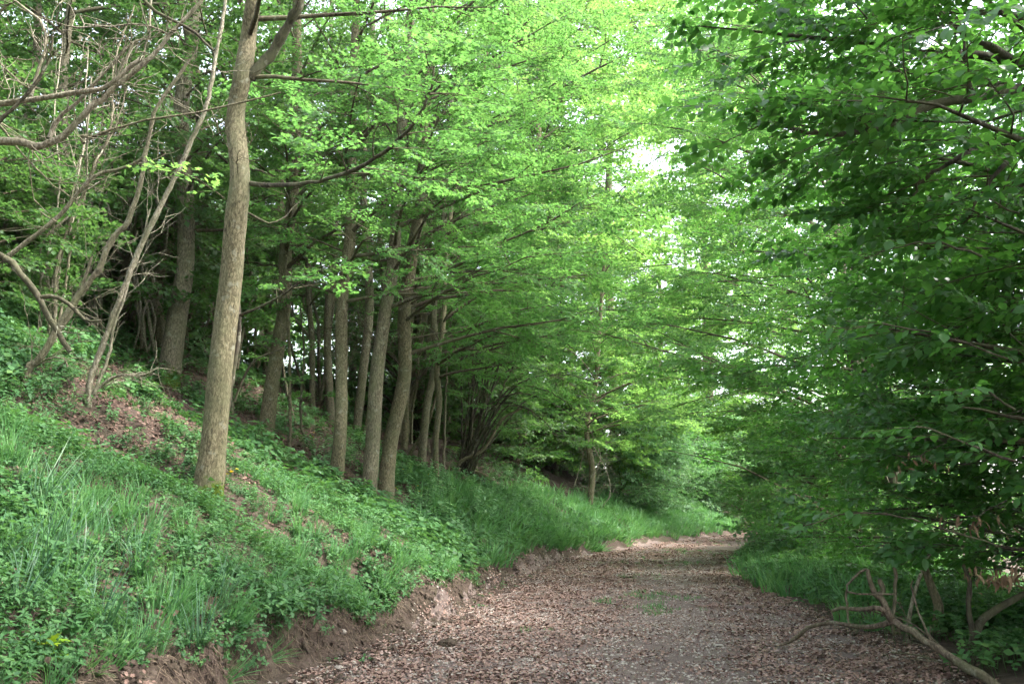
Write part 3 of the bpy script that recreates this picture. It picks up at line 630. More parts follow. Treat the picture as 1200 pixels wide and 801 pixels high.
# rootlets hanging out of the cut foot of the bank
def rootlets():
    r = np.random.default_rng(77); n = 4200; Y = r.uniform(5.5, 26, n); X = xL(Y) - r.uniform(0.12, 0.5, n); z = H(X, Y) + 0.01; P = []
    L = r.uniform(0.08, 0.34, n); p = np.stack([X, Y, z], -1); out = [p]
    d = np.stack([r.normal(0.35, .3, n), r.normal(-0.1, .5, n), -np.ones(n)], -1); d = norm(d)
    for s in range(4):
        d = norm(d + r.normal(0, .28, (n, 3))); p = p + d * (L / 4)[:, None]; g = H(p[:, 0], p[:, 1]) + 0.012; p = p.copy(); p[:, 2] = np.maximum(p[:, 2], g); out.append(p)
    P = np.stack(out, 1); mb = MB(); tubes(mb, P, r.uniform(0.0015, 0.005, n)[:, None] * np.linspace(1, .4, 5)[None], 3); obj("hanging_rootlets", mb, [M['root']], kind='stuff')
rootlets()

def pxs(pts, Y): return np.array([px(p[0], p[1], p[2] if len(p) > 2 else Y) for p in pts])
def up_to(P, z=13.0, sway=0.02, seed=0):
    """continue a trunk above the frame"""
    r = np.random.default_rng(seed); P = list(P); d = norm(P[-1] - P[-2]); d = norm(d + np.array([0, 0, .6]))
    while P[-1][2] < z: d = norm(d + r.normal(0, sway, 3) + np.array([0, 0, 0.02])); P.append(P[-1] + d * 1.2)
    return np.array(P)
def base_at(x, y):
    gx, gy, gz = ground_hit(x, y); return np.array([gx, gy, gz])

# ------------------------------------------------------------------ the trees on the bank, front to back
def lean_trunk(pix, Y, zt=13, seed=0, sink=0.35):
    b = base_at(*pix[0][:2]); P = [b + np.array([0, 0, -sink]), b]; _w = np.random.default_rng(seed + 40).normal(0, 2.6, (len(pix), 2)); P += [px(p[0] + _w[i][0] * (seed != 1), p[1], b[1] + .02 * _w[i][1]) for i, p in enumerate(pix[1:])]
    return b, up_to(np.array(P), zt, 0.03, seed)
def radii(w, b, n, zt=0.05):
    """pixel widths -> radii, tapering to the top"""
    r = np.array([0.78 * x / 2 * b[1] / F for x in w]); k = n - len(r); return np.concatenate([[r[0]], r, np.linspace(r[-1], max(zt, r[-1] * .3), k)[0:k]])[:n] if k > 0 else r[:n]
def twigs_off(t, P, n, L, r, seed, mat='dead', elev=(.2, .8), Y=0):
    g = np.random.default_rng(seed); S = []
    for i in range(n):
        s = g.uniform(.15, .98); b0 = polyline_at(P, np.array([s]))[0]; b1 = polyline_at(P, np.array([min(1, s + .05)]))[0]; d = norm(b1 - b0 + 1e-6); d = norm(d + g.normal(0, .55, 3) + np.array([0, 0, .25])); l = L * g.uniform(.4, 1.2); p = b0.copy(); q = [p.copy()]
        for j in range(5): d = norm(d + g.normal(0, .2, 3)); p = p + d * l / 5; q.append(p.copy())
        S.append(q)
        for m in range(2):
            k = g.integers(2, 5); p = np.array(q[k]).copy(); dd = norm(d + g.normal(0, .7, 3)); q2 = [p.copy()]
            for j in range(5): dd = norm(dd + g.normal(0, .22, 3)); p = p + dd * l * .5 / 5; q2.append(p.copy())
            S.append(q2)
    mb = MB(); tubes(mb, np.array(S), np.linspace(r, r * .3, 6)[None].repeat(len(S), 0), 4); t.part('twigs', mb, [M[mat]], 'stuff')
TR = {}
def bank_tree(key, name, label, pix, wid, mat, spr='maple', leafm='maple', crown=None, seed=0, moss=0.35, flare=0.5, zt=13, K=18, cat='tree', group=None, rough=0.08):
    b, P = lean_trunk(pix, None, zt, seed)
    t = Tree(name, b, label, cat, group); R = radii(wid, b, len(P)); C = t.trunk(P, R, M[mat], K=K, flare=flare, moss=moss, seed=seed, rough=rough)
    if crown is not None: t.n = t.crown(C, spr, M[leafm], M['twig'], seed=seed, **crown)
    TR[key] = (t, b, C); return t, b, C

t, b, C = bank_tree('T1', 'maple_tree', 'thick grey brown maple trunk rising from the bank edge beside yellow flowers, bent limb above',
    [(243, 578), (250, 520), (258, 440), (268, 350), (276, 260), (281, 205), (276, 140), (284, 90), (291, 45), (297, 0)], [44, 38, 37, 35, 33, 31, 29, 28, 25, 23], 'bark', spr='maple_near', leafm='maple',
    crown=dict(n=11, t0=0.55, t1=1.0, Lmax=3.4, bias=(0.5, -0.2), e0=(0.1, 0.9), nsec=5, rad0=0.03), seed=1, moss=0.48, flare=0.5, K=32, rough=0.07)
Y1 = b[1]
def leafy(t, P, nsec, seclen, spr, mat, per=2, seed=0, start=0.25, scl=1.0, r0=0.009, planar=0.12, drop=0.0, name='foliage', density=1.0):
    """side branches with leafy twigs along a limb that already has its own mesh"""
    r = np.random.default_rng(seed); secs, pos, az, pit = [], [], [], []
    for q in range(nsec):
        s = start + (0.99 - start) * (q + r.random() * .8) / nsec; bq = polyline_at(P, np.array([s]))[0]; b2 = polyline_at(P, np.array([min(1, s + .04)]))[0]; b1 = polyline_at(P, np.array([max(0, s - .04)]))[0]; dd = b2 - b1
        ha = math.atan2(dd[1], dd[0]) + (1 if q % 2 else -1) * r.uniform(.45, 1.1); sl = seclen * (1.15 - .7 * s) * r.uniform(.6, 1.2); el = r.normal(planar, .18); p = bq.copy(); sp = [p.copy()]
        for j in range(5): p = p + sl / 5 * np.array([math.cos(ha) * math.cos(el), math.sin(ha) * math.cos(el), math.sin(el)]); el -= .05 + drop; ha += r.normal(0, .16); sp.append(p.copy())
        sp = np.array(sp); secs.append(sp); m = max(1, int(round(per * sl / .75)))
        for w in range(m): pos.append(polyline_at(sp, np.array([min(1, (w + .5 + .5 * r.random()) / m)]))[0]); az.append(ha + r.normal(0, .5)); pit.append(el * .5 + r.normal(0, .13))
    pos.append(P[-1]); az.append(0 if len(P) < 2 else math.atan2(P[-1][1] - P[-3][1], P[-1][0] - P[-3][0])); pit.append(0)
    mb = MB(); tubes(mb, np.array(secs), np.linspace(r0, .002, 6)[None].repeat(len(secs), 0), 4); t.part('side_branches', mb, [M['twig']], 'stuff')
    pos = np.array(pos); k = keep_mask(pos) ; pos = pos[k]; rot = np.stack([r.normal(0, .2, len(k)), -np.array(pit), np.array(az)], -1)[k]
    if len(pos): scatter(name, SPR[spr], [M['twig'], M[mat]], pos, rot, r.uniform(.7, 1.15, len(pos)) * scl, None, t.root, t.base)
_leaf_mesh = {}
def sprig(t, P, n, spread, size, kind, mat, seed, start=.25):
    """single large leaves, each its own part, set in flat layers round a bough"""
    key = (kind, mat)
    if key not in _leaf_mesh:
        mb = MB(); put_leaves(mb, kind, np.zeros((1, 3)), np.zeros(1), np.zeros(1), np.zeros(1), np.ones(1), 0, np.array([.5])); _leaf_mesh[key] = mesh_from('leaf', mb, [M[mat]])
    r = np.random.default_rng(seed); tw = []; k = 0; nt = max(3, n // 7)
    for q in range(nt):
        s = start + (1 - start) * (q + r.random() * .6) / nt; b = polyline_at(P, np.array([min(s, .999)]))[0]; b2 = polyline_at(P, np.array([max(0, s - .08)]))[0]; dd = b - b2
        ha = math.atan2(dd[1], dd[0]) + (1 if q % 2 else -1) * r.uniform(.3, 1.0); L = spread * r.uniform(.6, 1.2); pts = [b.copy()]; p = b.copy()
        for j in range(5): p = p + L / 5 * np.array([math.cos(ha), math.sin(ha), r.normal(.02, .06) - .03 * j]); ha += r.normal(0, .12); pts.append(p.copy())
        tw.append(pts)
        for w in range(7):
            if k >= n: break
            k += 1; f = (w + 1) / 7; c = polyline_at(np.array(pts), np.array([f * .999]))[0]; a = ha + (1 if w % 2 else -1) * r.uniform(.3, 1.1) * (w < 6)
            o = bpy.data.objects.new('leaf', _leaf_mesh[key]); col.objects.link(o); o.parent = t.root
            o.location = tuple(c - t.base + r.normal(0, .008, 3)); o.rotation_euler = (r.normal(-.3, .4), r.normal(0, .42), a - PI / 2); z = size * r.uniform(.7, 1.15); o.scale = (z, z, z)
    mb = MB(); tubes(mb, np.array(tw), np.linspace(.0035, .0015, 6)[None].repeat(len(tw), 0), 4); t.part('leaf_twigs', mb, [M['twig']], 'stuff')
# the dark upturned branch and the forked limb of the first trunk
P = t.limb(pxs([(284, 214, Y1), (330, 217, Y1 - .3), (385, 209, Y1 - .8), (440, 186, Y1 - 1.3), (480, 150, Y1 - 1.7), (503, 110, Y1 - 1.9), (509, 78, Y1 - 2.0)], 0), 0.035, 0.012, M['bark_dark'], seed=2)
leafy(t, P, 15, 1.5, 'maple_near', 'maple', 2.2, 3, 0.3)
P = t.limb(pxs([(293, 92, Y1), (318, 62, Y1), (338, 30, Y1 - .1), (352, 0, Y1 - .2), (372, -60, Y1 - .3), (400, -130, Y1 - .4)], 0), 0.075, 0.045, M['bark_dark'], seed=3)
leafy(t, P, 8, 1.6, 'maple_near', 'maple', 2, 4, .45)
P = t.limb(pxs([(278, 240, Y1), (320, 262, Y1 + .3), (352, 235, Y1 + .5)], 0), 0.02, 0.006, M['bark_dark'], seed=4)
P = t.limb(pxs([(272, 300, Y1 + .15), (280, 380, Y1 + .2), (272, 440, Y1 + .2), (263, 492, Y1 + .25)], 0)[::-1], 0.045, 0.03, M['bark_dark'], 'side_stem', seed=4)
P = t.limb(pxs([(275, 470, Y1 + .2), (295, 425, Y1 + .1), (330, 408, Y1 - .1)], 0), 0.018, 0.008, M['bark_dark'], seed=5)
P = t.limb(pxs([(276, 372, Y1 + .2), (320, 352, Y1 - .1), (352, 330, Y1 - .3), (382, 312, Y1 - .5)], 0), 0.02, 0.006, M['bark_dark'], seed=6)
leafy(t, P, 5, .8, 'maple_near', 'maple', 1.5, 7, .4)
# maple sprig hanging in front of the tangle
P = t.limb(pxs([(262, 232, Y1 - .3), (235, 212, Y1 - .8), (205, 200, Y1 - 1.3), (178, 196, Y1 - 1.6)], 0), 0.008, 0.003, M['twig'], 'twig', seed=7)
sprig(t, P, 100, .42, .085, 'maple', 'sunny', 8, .1)

bank_tree('T2', 'mossy_maple_tree', 'tree with thick green moss round its flared foot, standing up the slope in brown leaves',
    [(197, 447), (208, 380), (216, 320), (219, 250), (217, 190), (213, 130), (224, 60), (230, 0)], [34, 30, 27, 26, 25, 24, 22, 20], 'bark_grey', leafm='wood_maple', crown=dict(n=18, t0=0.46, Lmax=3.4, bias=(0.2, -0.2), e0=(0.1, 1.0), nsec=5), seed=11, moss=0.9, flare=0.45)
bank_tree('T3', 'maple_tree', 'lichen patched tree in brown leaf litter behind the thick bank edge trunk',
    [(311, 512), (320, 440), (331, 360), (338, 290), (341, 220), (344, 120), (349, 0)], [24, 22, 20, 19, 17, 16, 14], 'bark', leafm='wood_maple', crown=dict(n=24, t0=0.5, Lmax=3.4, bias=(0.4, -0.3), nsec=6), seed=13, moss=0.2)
bank_tree('T3b', 'maple_tree', 'pale slim stem seen just behind the lichen patched tree on the slope',
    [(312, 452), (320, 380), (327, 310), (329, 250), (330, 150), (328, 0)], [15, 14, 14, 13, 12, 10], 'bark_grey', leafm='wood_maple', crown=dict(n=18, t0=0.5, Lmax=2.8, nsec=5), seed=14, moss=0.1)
bank_tree('T4', 'maple_tree', 'straight slim trunk that starts the tight row of trunks above the bank grass',
    [(394, 566), (397, 500), (401, 430), (404, 350), (406, 280), (409, 200), (413, 100), (418, 0)], [21, 19, 19, 18, 17, 16, 14, 13], 'bark', crown=dict(n=22, t0=0.42, Lmax=3.6, bias=(0.7, -0.5), e0=(0.2, 0.9), nsec=5, per=1.6), seed=15, moss=0.25)
bank_tree('T5', 'maple_tree', 'thin trunk rising behind the straight slim trunk of the tight row',
    [(386, 486), (386, 400), (388, 320), (387, 230), (386, 120), (392, 0)], [11, 10, 10, 9, 8, 7], 'bark_grey', crown=dict(n=16, t0=0.5, Lmax=2.8, nsec=5), seed=16, moss=0.1)
bank_tree('T6', 'maple_tree', 'pale thin trunk between the straight slim trunk and the thick leaning pair',
    [(417, 512), (424, 440), (429, 360), (429, 280), (428, 200), (432, 100), (440, 0)], [13, 13, 13, 12, 11, 10, 8], 'bark_grey', crown=dict(n=16, t0=0.5, Lmax=3.0, bias=(0.3, -.3), nsec=5), seed=17, moss=0.1)
bank_tree('T7', 'maple_tree', 'dark trunk of the leaning pair, nearer the straight slim trunk',
    [(432, 577), (438, 520), (447, 440), (453, 370), (460, 300), (466, 220), (472, 140), (478, 60), (484, 0)], [24, 22, 21, 20, 18, 17, 16, 14, 13], 'bark_grey', crown=dict(n=22, t0=0.40, Lmax=4.4, bias=(0.9, -0.4), e0=(0.3, 0.9), nsec=6, per=1.6), seed=18, moss=0.2)
bank_tree('T8', 'maple_tree', 'brown trunk of the leaning pair, nearer the arching dark bush',
    [(452, 580), (460, 520), (469, 440), (476, 370), (483, 300), (488, 230), (494, 150), (500, 70), (506, 0)], [25, 22, 21, 20, 19, 17, 16, 15, 13], 'bark', crown=dict(n=26, t0=0.36, Lmax=4.6, bias=(1.0, -0.3), e0=(0.3, 0.9), nsec=6, per=1.6), seed=19, moss=0.35)
bank_tree('T9', 'maple_tree', 'blackish trunk in shade behind the leaning pair',
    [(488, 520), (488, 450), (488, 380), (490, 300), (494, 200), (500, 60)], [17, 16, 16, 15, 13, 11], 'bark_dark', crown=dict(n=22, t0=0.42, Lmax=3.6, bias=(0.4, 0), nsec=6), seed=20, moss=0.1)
bank_tree('T10', 'maple_tree', 'slender trunk behind the wavy sapling, forked low down',
    [(494, 546), (501, 480), (508, 420), (513, 360), (517, 290), (524, 200), (535, 80)], [13, 12, 11, 10, 9, 8, 7], 'bark_grey', crown=dict(n=24, t0=0.38, Lmax=3.2, bias=(0.8, 0), nsec=6), seed=21, moss=0.1, zt=11)
bank_tree('T11', 'maple_sapling', 'thin wavy sapling stem standing in grass at the end of the row of trunks',
    [(512, 571), (513, 520), (516, 470), (514, 430), (519, 390), (524, 350), (526, 290), (533, 200)], [9, 9, 9, 9, 8, 7, 6, 5], 'bark', crown=dict(n=20, t0=0.45, Lmax=2.6, bias=(0.9, 0), nsec=6), seed=22, moss=0.1, zt=9, K=12)
bank_tree('T12', 'bare_pole_tree', 'bare slim pole trunk standing alone where the bank grass meets the track',
    [(691, 596), (692, 550), (692, 505), (694, 455), (698, 400), (705, 300)], [9, 9, 8, 7, 6, 5], 'bark', crown=dict(n=34, t0=0.38, Lmax=3.8, bias=(0.5, -0.2), e0=(.3, .9), nsec=6), spr='maple', leafm='sunny', seed=23, moss=0.1, zt=10, K=12)
twigs_off(TR['T12'][0], TR['T12'][2][:int(len(TR['T12'][2]) * .55)], 70, 1.5, .007, 235, 'dead')
t = TR['T12'][0]; Yp = TR['T12'][1][1]
for i, q in enumerate([[(673, 570), (684, 530), (690, 505)], [(692, 560), (704, 535), (690, 500)], [(694, 520), (712, 556), (714, 580), (700, 602)]]):
    t.limb(pxs(q, Yp - .1 * i), 0.022, 0.012, M['dead'], 'dead_stem', seed=30 + i)
bank_tree('T13', 'maple_tree', 'shaded trunk half hidden in the arching bush behind the bank grass',
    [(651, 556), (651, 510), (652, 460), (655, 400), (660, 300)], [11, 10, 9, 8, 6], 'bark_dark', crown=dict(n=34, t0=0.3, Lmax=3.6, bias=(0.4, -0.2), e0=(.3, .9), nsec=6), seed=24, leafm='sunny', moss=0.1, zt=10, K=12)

twigs_off(TR['T13'][0], TR['T13'][2][:int(len(TR['T13'][2]) * .6)], 60, 1.6, .007, 236, 'bark_dark')
bank_tree('T14', 'young_maple_tree', 'thin stem squeezed between the dark and brown trunks at the back of the tight row', [(444, 508), (446, 440), (449, 360), (447, 290), (451, 200), (455, 60)], [10, 10, 9, 9, 8, 6], 'bark', crown=dict(n=14, t0=0.5, Lmax=2.6, nsec=5), seed=25, moss=.1, K=12)
bank_tree('T15', 'young_maple_tree', 'thin grey stem between the lichen patched tree and the tight row, up the slope', [(366, 478), (364, 400), (362, 330), (366, 250), (364, 100)], [9, 9, 8, 7, 6], 'bark_grey', crown=dict(n=14, t0=0.5, Lmax=2.6, nsec=5), seed=26, moss=.1, K=12)
bank_tree('T16', 'young_maple_tree', 'thin olive stem close behind the brown trunk of the leaning pair', [(474, 522), (478, 450), (481, 380), (490, 300), (497, 200), (508, 80)], [10, 10, 9, 9, 8, 6], 'bark', crown=dict(n=14, t0=0.5, Lmax=2.6, nsec=5), seed=27, moss=.1, K=12)
# saplings: thin stems between the trunks
def sapling(label, pix, w, mat='bark_grey', seed=0, leaves=6, name='sapling', dY=0, Y=None, group=None, spr='maple'):
    if Y is None: b = base_at(*pix[0]); 
    else: b = px(pix[0][0], pix[0][1], Y); b[2] = H1(b[0], b[1])
    P = [b + np.array([0, 0, -.1])] + [px(p[0], p[1], b[1] + dY * i / len(pix)) for i, p in enumerate(pix)]
    t = Tree(name, b, label, 'sapling', group); C = t.limb(P, w / 2 * b[1] / F, w / 5 * b[1] / F, M[mat], 'stem', seed=seed, K=7, wob=.02)
    if leaves: leafy(t, C, leaves, 1.1, spr, 'maple', 1.6, seed, .55)
    return t
sapling('crooked dark sapling stem curling from the leaf litter left of the row of trunks', [(373, 540), (355, 505), (352, 470), (356, 420), (352, 360)], 4, 'bark_dark', 40, 5)
sapling('straight thin pole stem just past the lichen patched tree', [(340, 532), (340, 470), (339, 400), (336, 340), (334, 250)], 5, 'bark', 41, 6)
sapling('pale thin stem leaning between the lichen patched tree and the tight row', [(345, 495), (333, 440), (329, 400), (322, 330)], 5, 'bark_grey', 42, 4)
sapling('thin stem crossing low in front of the tight row of trunks', [(424, 520), (436, 455), (446, 380), (450, 320)], 5, 'bark', 43, 5)
sapling('curved thin stem bending out between the leaning pair and the wavy sapling', [(478, 535), (500, 500), (509, 470), (517, 440)], 5, 'bark', 44, 4)
sapling('twiggy sapling with pale bark beside the wavy sapling', [(520, 555), (521, 500), (524, 430), (531, 350)], 4, 'bark_grey', 45, 6)

# ------------------------------------------------------------------ the thicket at the bank end: pale leaning stems and crooked dead boughs
def thicket(name, label, base_pix, stems, mat, Y=None, r=None, leaves=0, seed=0, cat='shrub', leafm='maple', lspr='maple_near'):
    if Y is None: b = base_at(*base_pix); Y = b[1]
    else: b = px(base_pix[0], base_pix[1], Y); b[2] = min(b[2], H1(b[0], b[1])) if name != 'x' else b[2]
    t = Tree(name, b, label, cat)
    for i, (pix, w0, w1) in enumerate(stems):
        P = np.array([px(p[0], p[1], Y + (p[2] if len(p) > 2 else 0)) for p in pix]); C = t.limb(P, w0 / 2 * Y / F, w1 / 2 * Y / F, M[mat], 'stem' if i < 3 else 'twig' if w0 < 4 else 'branch', seed=seed + i, K=8 if w0 > 5 else 5, wob=.012 if w0 > 5 else .02)
        if leaves: leafy(t, C, leaves, .8, lspr, leafm, 1.2, seed + i, .5)
    return t
def L3(t, pix, w0, w1, Y, mat, name='branch', seed=0, tw=0, tl=.6):
    P = np.array([px(p[0], p[1], Y + (p[2] if len(p) > 2 else 0)) for p in pix]); C = t.limb(P, w0 / 2 * Y / F, w1 / 2 * Y / F, M[mat], name, seed=seed, K=10 if w0 > 8 else 6, wob=.010)
    if tw: twigs_off(t, C, tw, tl, .0055, seed, mat)
    return C
# the tree whose boughs reach in from beyond the frame
Yb = 7.6; b = px(-210, 470, Yb); b[2] = H1(b[0], b[1]); tb = Tree('dead_elder_tree', b, 'bare twisted boughs with yellow lichen reaching into the picture above the slope', 'tree')
C, = [tb.trunk(np.array([b + [0, 0, -.3], b, b + [.12, 0, 1.0], b + [.35, .1, 1.9], b + [.5, .1, 3.2], b + [.4, 0, 5.0]]), [.15, .14, .12, .11, .09, .05], M['bark_grey'], seed=50, moss=.3)]
L3(tb, [(-118, 200), (-60, 160), (-5, 164), (22, 167), (45, 172), (72, 160), (95, 138), (118, 118), (140, 98), (172, 72), (200, 42), (226, 12), (250, -20), (290, -80)], 11.5, 3.5, Yb, 'dead', 'bough', 51, 26, .75)
L3(tb, [(-116, 165), (-60, 132), (0, 121), (28, 117), (62, 113), (95, 108), (125, 101), (140, 90), (165, 68)], 8, 5.5, Yb - .1, 'dead', 'bough', 52, 14, .7)
L3(tb, [(58, 162), (66, 142), (85, 125), (105, 104), (128, 80), (150, 55), (162, 45)], 6, 3, Yb, 'dead', 'branch', 53, 6, .5)
L3(tb, [(98, 168), (95, 160), (104, 162), (120, 155), (145, 147), (200, 137), (262, 126), (330, 108)], 5, 2, Yb - .05, 'bark_grey', 'branch', 54, 5, .5)
L3(tb, [(36, 112), (42, 98), (51, 60), (51, 32), (30, 12), (12, 2), (-10, 30)], 5, 2.5, Yb, 'dead', 'branch', 55, 9, .6)
L3(tb, [(200, 42), (168, 28), (120, 32), (80, 30), (40, 18)], 3, 1.5, Yb + .1, 'dead', 'branch', 61, 8, .6)
L3(tb, [(120, 118), (135, 95), (150, 62), (158, 48), (176, 44)], 4, 2, Yb, 'dead', 'branch', 62, 8, .6)
L3(tb, [(-118, 90), (-40, 110), (10, 160), (60, 215), (100, 240)], 3.5, 1.5, Yb + .4, 'bark_grey', 'branch', 63, 9, .8)
L3(tb, [(-118, 20), (-20, 60), (20, 95), (38, 105)], 4, 2, Yb + .2, 'bark_grey', 'branch', 64, 8, .7)
L3(tb, [(-118, 230), (-50, 190), (0, 140), (20, 123), (48, 90), (60, 62), (61, 42)], 6, 3, Yb - .2, 'bark_dark', 'branch', 56, 4, .4)
L3(tb, [(165, -10), (180, 12), (212, 28), (232, 42), (250, 62)], 5, 3, Yb, 'bark_dark', 'branch', 57, 3, .4)
L3(tb, [(176, -20), (175, 20), (172, 50), (166, 75)], 4, 2, Yb + .1, 'dead', 'branch', 58, 0)
L3(tb, [(-118, 300), (-60, 270), (0, 297), (28, 325), (48, 352), (63, 385), (82, 412)], 9, 6, Yb - .2, 'bark_dark', 'bough', 59, 5, .4)
L3(tb, [(48, 348), (75, 350), (95, 372), (118, 376)], 6, 3, Yb - .25, 'bark_dark', 'branch', 60, 3, .3)
# leaning multi-stemmed hazel, stems pale
def multi(name, label, stems, mat, basepix, seed, tw=5, cat='shrub'):
    tw = int(tw * 2.4)
    b = base_at(*basepix); t = Tree(name, b, label, cat); Y = b[1]
    for i, (pix, w0, w1) in enumerate(stems): L3(t, pix, w0, w1, Y, mat, 'stem', seed + i, tw, .9)
    return t
multi('leaning_hazel', 'pale smooth stems rising from one foot to lean over the slope before the mossy tree', [
    ([(104, 478), (106, 445), (122, 400), (140, 352), (160, 300), (185, 248), (205, 208), (226, 160), (243, 120), (252, 70), (262, 20), (268, -30)], 8, 4.5),
    ([(104, 470), (118, 452), (140, 440), (170, 440)], 4, 3), ([(110, 462), (128, 415), (133, 385), (148, 340), (163, 292), (176, 245)], 4, 2.5)], 'dead', (104, 480), 70, 5)
multi('leaning_hazel', 'low crooked stems bowing down to the herbs at the slope foot of the tangle', [
    ([(30, 452), (34, 430), (48, 420), (66, 388), (90, 350), (115, 315), (132, 280), (150, 258), (165, 215), (172, 172), (182, 130), (205, 95), (222, 70)], 10, 3.5),
    ([(28, 448), (45, 425), (72, 418), (78, 430)], 3, 2), ([(66, 392), (86, 362), (98, 330), (108, 300)], 6, 3), ([(10, 300), (30, 285), (68, 255), (95, 222), (115, 205), (150, 195), (168, 184)], 6, 3.5)], 'bark_grey', (30, 455), 80, 5)
multi('grey_alder', 'pair of grey leaning stems behind the bare lichen boughs', [
    ([(-20, 330), (8, 300), (15, 260), (28, 215), (45, 165), (55, 125), (72, 78), (90, 40), (102, 10), (110, -40)], 13, 8),
    ([(-30, 330), (0, 245), (22, 210), (32, 170), (48, 140), (62, 100), (80, 62), (98, 30), (100, 0), (98, -40)], 15, 8), ([(-5, 210), (20, 140), (45, 105), (70, 65)], 9, 5)], 'bark_grey', (-20, 345), 90, 6, 'tree')
multi('hazel_shrub', 'slender upright hazel stems in the green gap before the mossy tree', [
    ([(150, 392), (146, 330), (140, 260), (128, 200), (120, 160)], 5, 3), ([(152, 392), (165, 330), (172, 262), (160, 200), (175, 150)], 5, 2.5), ([(160, 388), (142, 310), (118, 240), (122, 170), (120, 120)], 4, 2.5), ([(158, 390), (150, 350), (178, 300), (205, 270), (216, 200)], 4, 2)], 'bark_grey', (153, 395), 100, 6)
multi('hazel_shrub', 'fine brown stems fanning out just behind the thick bank edge trunk', [
    ([(296, 440), (300, 380), (300, 320), (295, 250)], 5, 3), ([(300, 440), (312, 380), (300, 330), (310, 280)], 4, 2), ([(298, 440), (285, 380), (292, 330), (286, 280), (240, 170)], 4, 2)], 'bark', (298, 442), 110, 6)

# fine bare twigs on the trunks of the row and of the trees up the slope
for k, n, L in (('T1', 16, .9), ('T2', 55, 1.5), ('T3', 55, 1.5), ('T3b', 45, 1.5), ('T4', 60, 1.6), ('T5', 40, 1.4), ('T6', 45, 1.4), ('T7', 60, 1.7), ('T8', 60, 1.7), ('T9', 40, 1.5), ('T10', 40, 1.5)):
    tt, bb, CC = TR[k]; twigs_off(tt, CC[int(len(CC) * .22):int(len(CC) * .8)], n, L, .0065, 600 + n + len(k), 'bark_dark' if n % 2 else 'twig')
def wild_stems(label, basepix, n, seed, name='hazel_shrub', mat='dead', lean=(60, 40), hgt=(250, 420), w=(3, 5)):
    r = np.random.default_rng(seed); b = base_at(*basepix); t = Tree(name, b, label, 'shrub'); Y = b[1]
    for i in range(n):
        x, y = basepix[0] + r.normal(0, 7), basepix[1]; h = r.uniform(*hgt); l = r.normal(*lean); w0 = r.uniform(*w); pts = [(x, y, 0)]; k = 7
        for j in range(1, k): f = j / (k - 1); pts.append((x + l * f ** 1.2 + r.normal(0, 7), y - h * f + r.normal(0, 5), r.normal(0, .15) + f * r.normal(0, .3)))
        L3(t, pts, w0, w0 * .4, Y, mat if i % 3 else 'bark_grey', 'stem', seed + i, 9, .8)
wild_stems('spindly pale hazel stems climbing behind the lichen covered boughs', (60, 405), 6, 700, lean=(50, 60))
wild_stems('thin twisted hazel stems nearest the mossy tree', (172, 425), 6, 710, lean=(25, 50))
wild_stems('crowded grey stems between the leaning hazels', (112, 402), 6, 720, lean=(20, 70))
wild_stems('bare brushy stems on the slope between mossy tree and lichen patched tree', (262, 432), 5, 730, lean=(10, 40), hgt=(180, 320))
wild_stems('brushy thin stems filling the gap right behind the tight row', (372, 470), 5, 740, lean=(5, 45), hgt=(150, 300))
wild_stems('few whippy stems rising between the leaning pair and the forked slender trunk', (474, 520), 4, 750, lean=(25, 30), hgt=(180, 300), mat='bark')

# the low arching dark bush between the row of trunks and the pole
def arching_bush():
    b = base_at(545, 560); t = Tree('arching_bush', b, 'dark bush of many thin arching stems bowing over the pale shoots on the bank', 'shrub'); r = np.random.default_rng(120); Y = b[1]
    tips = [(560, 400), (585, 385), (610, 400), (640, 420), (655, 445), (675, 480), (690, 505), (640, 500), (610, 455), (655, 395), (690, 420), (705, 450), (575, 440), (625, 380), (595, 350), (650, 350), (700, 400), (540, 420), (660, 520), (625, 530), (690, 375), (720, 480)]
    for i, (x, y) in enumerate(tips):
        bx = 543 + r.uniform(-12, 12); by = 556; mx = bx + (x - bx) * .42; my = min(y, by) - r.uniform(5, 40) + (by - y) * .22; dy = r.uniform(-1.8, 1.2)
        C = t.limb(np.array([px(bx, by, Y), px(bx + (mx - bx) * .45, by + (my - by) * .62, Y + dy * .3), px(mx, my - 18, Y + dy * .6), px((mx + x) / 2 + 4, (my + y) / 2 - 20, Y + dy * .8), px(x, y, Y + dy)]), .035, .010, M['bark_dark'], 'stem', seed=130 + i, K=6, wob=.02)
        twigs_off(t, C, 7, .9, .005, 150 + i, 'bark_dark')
        leafy(t, C, 4, .9, 'maple', 'maple', 1.3, 170 + i, .5)
arching_bush()
b = base_at(537, 556)
t = Tree('bowed_hazel', b, 'single brown stem bowed low across the pale shoots under the arching bush', 'shrub'); L3(t, [(537, 553), (540, 540), (565, 528), (580, 505), (590, 490), (612, 478)], 5, 3, b[1] - .3, 'bark', 'stem', 190, 6, .6)
# a rotting log on the bank
def log():
    p0 = base_at(551, 556); p1 = base_at(590, 578); d = p1 - p0; t = Tree('rotting_log', (p0 + p1) / 2, 'mossy rotting log lying on the bank below the arching bush', 'log')
    P = np.array([p0 + d * f + np.array([0, 0, .10]) for f in (0, .33, .66, 1)]); P[1:3, 2] += .03; mb, C = trunk_mesh(P, [.11, .14, .13, .10], K=14, flare=0, moss=None, seed=9, rough=.15); t.part('log_body', mb, [M['bark']])
    for e in (0, -1):
        mb = MB(); c = C[e]; a = np.arange(10) * 2 * PI / 10; mb.add(np.array([c] + [c + .1 * np.array([math.cos(x) * .5, math.sin(x), math.sin(x + 1.2)]) for x in a]), [(0, 1 + i, 1 + (i + 1) % 10) for i in range(10)]); t.part('broken_end', mb, [M['dead']])
log()

